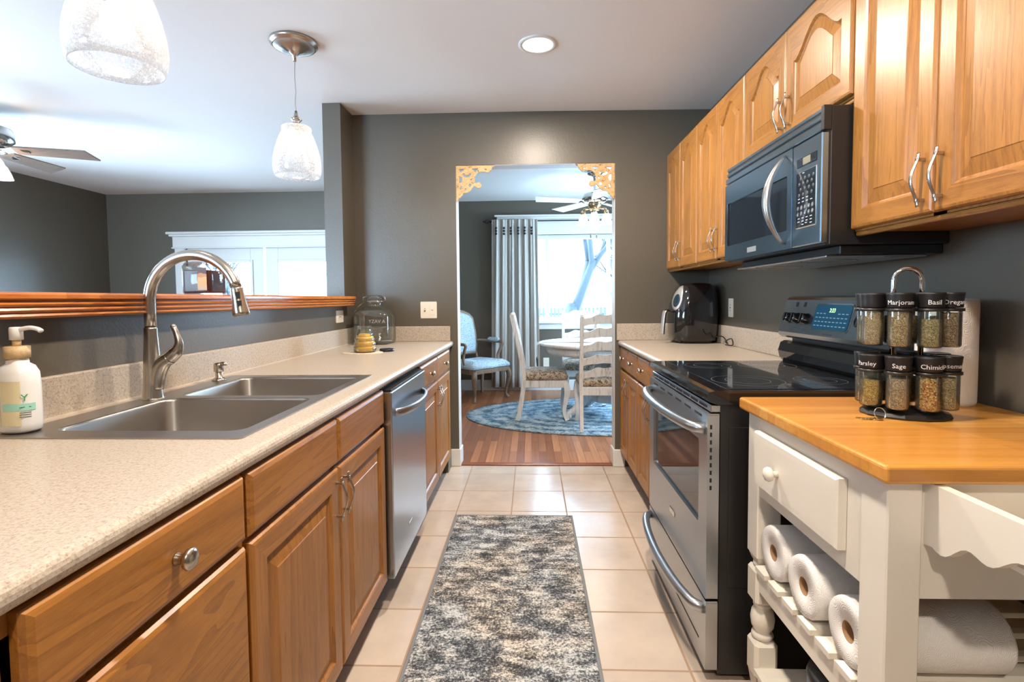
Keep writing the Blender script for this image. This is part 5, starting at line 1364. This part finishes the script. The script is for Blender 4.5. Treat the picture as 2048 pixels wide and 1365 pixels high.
tag(m.build('oval_rug', orug, origin=(.75, 5.285, .004)), 'blue and white distressed oval rug under the dining table', 'rug')

# armchair
blue_up = mat('pale_blue_script_fabric', rough=.85); n = N(blue_up); v = n.co((1, 1, 1))
a = n.noise(n.co((60, 60, 160)), 1, 4, .8, .8); n.base(n.ramp(a, [(.38, (.10, .14, .18)), (.44, (.34, .46, .54)), (.5, (.52, .66, .74)), (.7, (.60, .72, .79))]))
cw = wood('carved_walnut_frame', 'z', (.12, .075, .045), (.32, .22, .15), .4)
t = thing('armchair', (-.655, 6.225, .002), 'carved wooden armchair with pale blue script upholstery in the dining corner', 'armchair', rz=radians(-131)+0)
# local: faces +y, back at -y
m = MB(); out = []
def seatpoly(i):
    return [(-.26+i, -.22+i), (.26-i, -.22+i), (.31-i, .20), (.28-i, .27-i), (.12, .245-i), (0, .275-i), (-.12, .245-i), (-.28+i, .27-i), (-.31+i, .20)]
m.loops([[(p[0], p[1], z) for p in seatpoly(i)] for z, i in ((.325, .015), (.33, 0), (.375, 0), (.38, .01))]); m.build('seat_rail', cw, t, world=False)
m = MB(); m.loops([[(p[0], p[1], z) for p in seatpoly(i)] for z, i in ((.38, .01), (.39, -.008), (.42, -.004), (.45, .025), (.47, .08), (.478, .14))], smooth=True); m.build('seat_upholstery', blue_up, t, world=False)
for sx, sy in ((-1, 1), (1, 1), (-1, -1), (1, -1)):
    x, y = sx*.265, (.235 if sy > 0 else -.20)
    P = smooth_pts([(x, y, .36), (x+sx*.022, y+sy*.022, .28), (x+sx*.004, y+sy*.004, .14), (x-sx*.008, y-sy*.008, .05), (x+sx*.018, y+sy*.018, .0)], 5)
    m = MB(); m.tube(P, lerp_list([.030, .034, .020, .016, .024], 5), 12); m.build('front_leg' if sy > 0 else 'back_leg', cw, t, world=False)
def bp(s, z, off=0): return (s, -.225-(z-.40)*.22+off, z)
outl = [(-.20, .52), (-.235, .62), (-.245, .80), (-.235, .95), (-.19, 1.0), (-.10, 1.035), (0, 1.055), (.10, 1.035), (.19, 1.0), (.235, .95), (.245, .80), (.235, .62), (.20, .52)]
m = MB(); P = [bp(a_, z) for a_, z in outl]; m.tube(P, .021, 10, closed=True)
for s in (-1, 1): m.tube([bp(s*.23, .36), bp(s*.205, .54)], .020, 10)
m.build('back_frame', cw, t, world=False)
m = MB(); L = []
for off, q in ((-.018, .93), (.02, .95), (.038, .85), (.044, .6)): L.append([bp(a_*q, .79+(z-.79)*q, off) for a_, z in outl])
m.loops(L, smooth=True); m.build('back_upholstery', blue_up, t, world=False)
for s in (-1, 1):
    P = smooth_pts([bp(s*.245, .67), (s*.285, -.17, .675), (s*.315, .0, .665), (s*.315, .10, .672), (s*.305, .135, .655), (s*.30, .11, .60), (s*.285, .07, .50), (s*.275, .10, .39)], 5)
    m = MB(); m.tube(P, .018, 10); ar = m.build('arm', cw, t, world=False)
    m = MB(); m.tube([(s*.298, -.12, .690), (s*.313, -.10, .692), (s*.317, .0, .688), (s*.315, .05, .690), (s*.315, .07, .688)], [.012, .027, .029, .027, .012], 12); m.build('arm_pad', blue_up, ar, world=False)
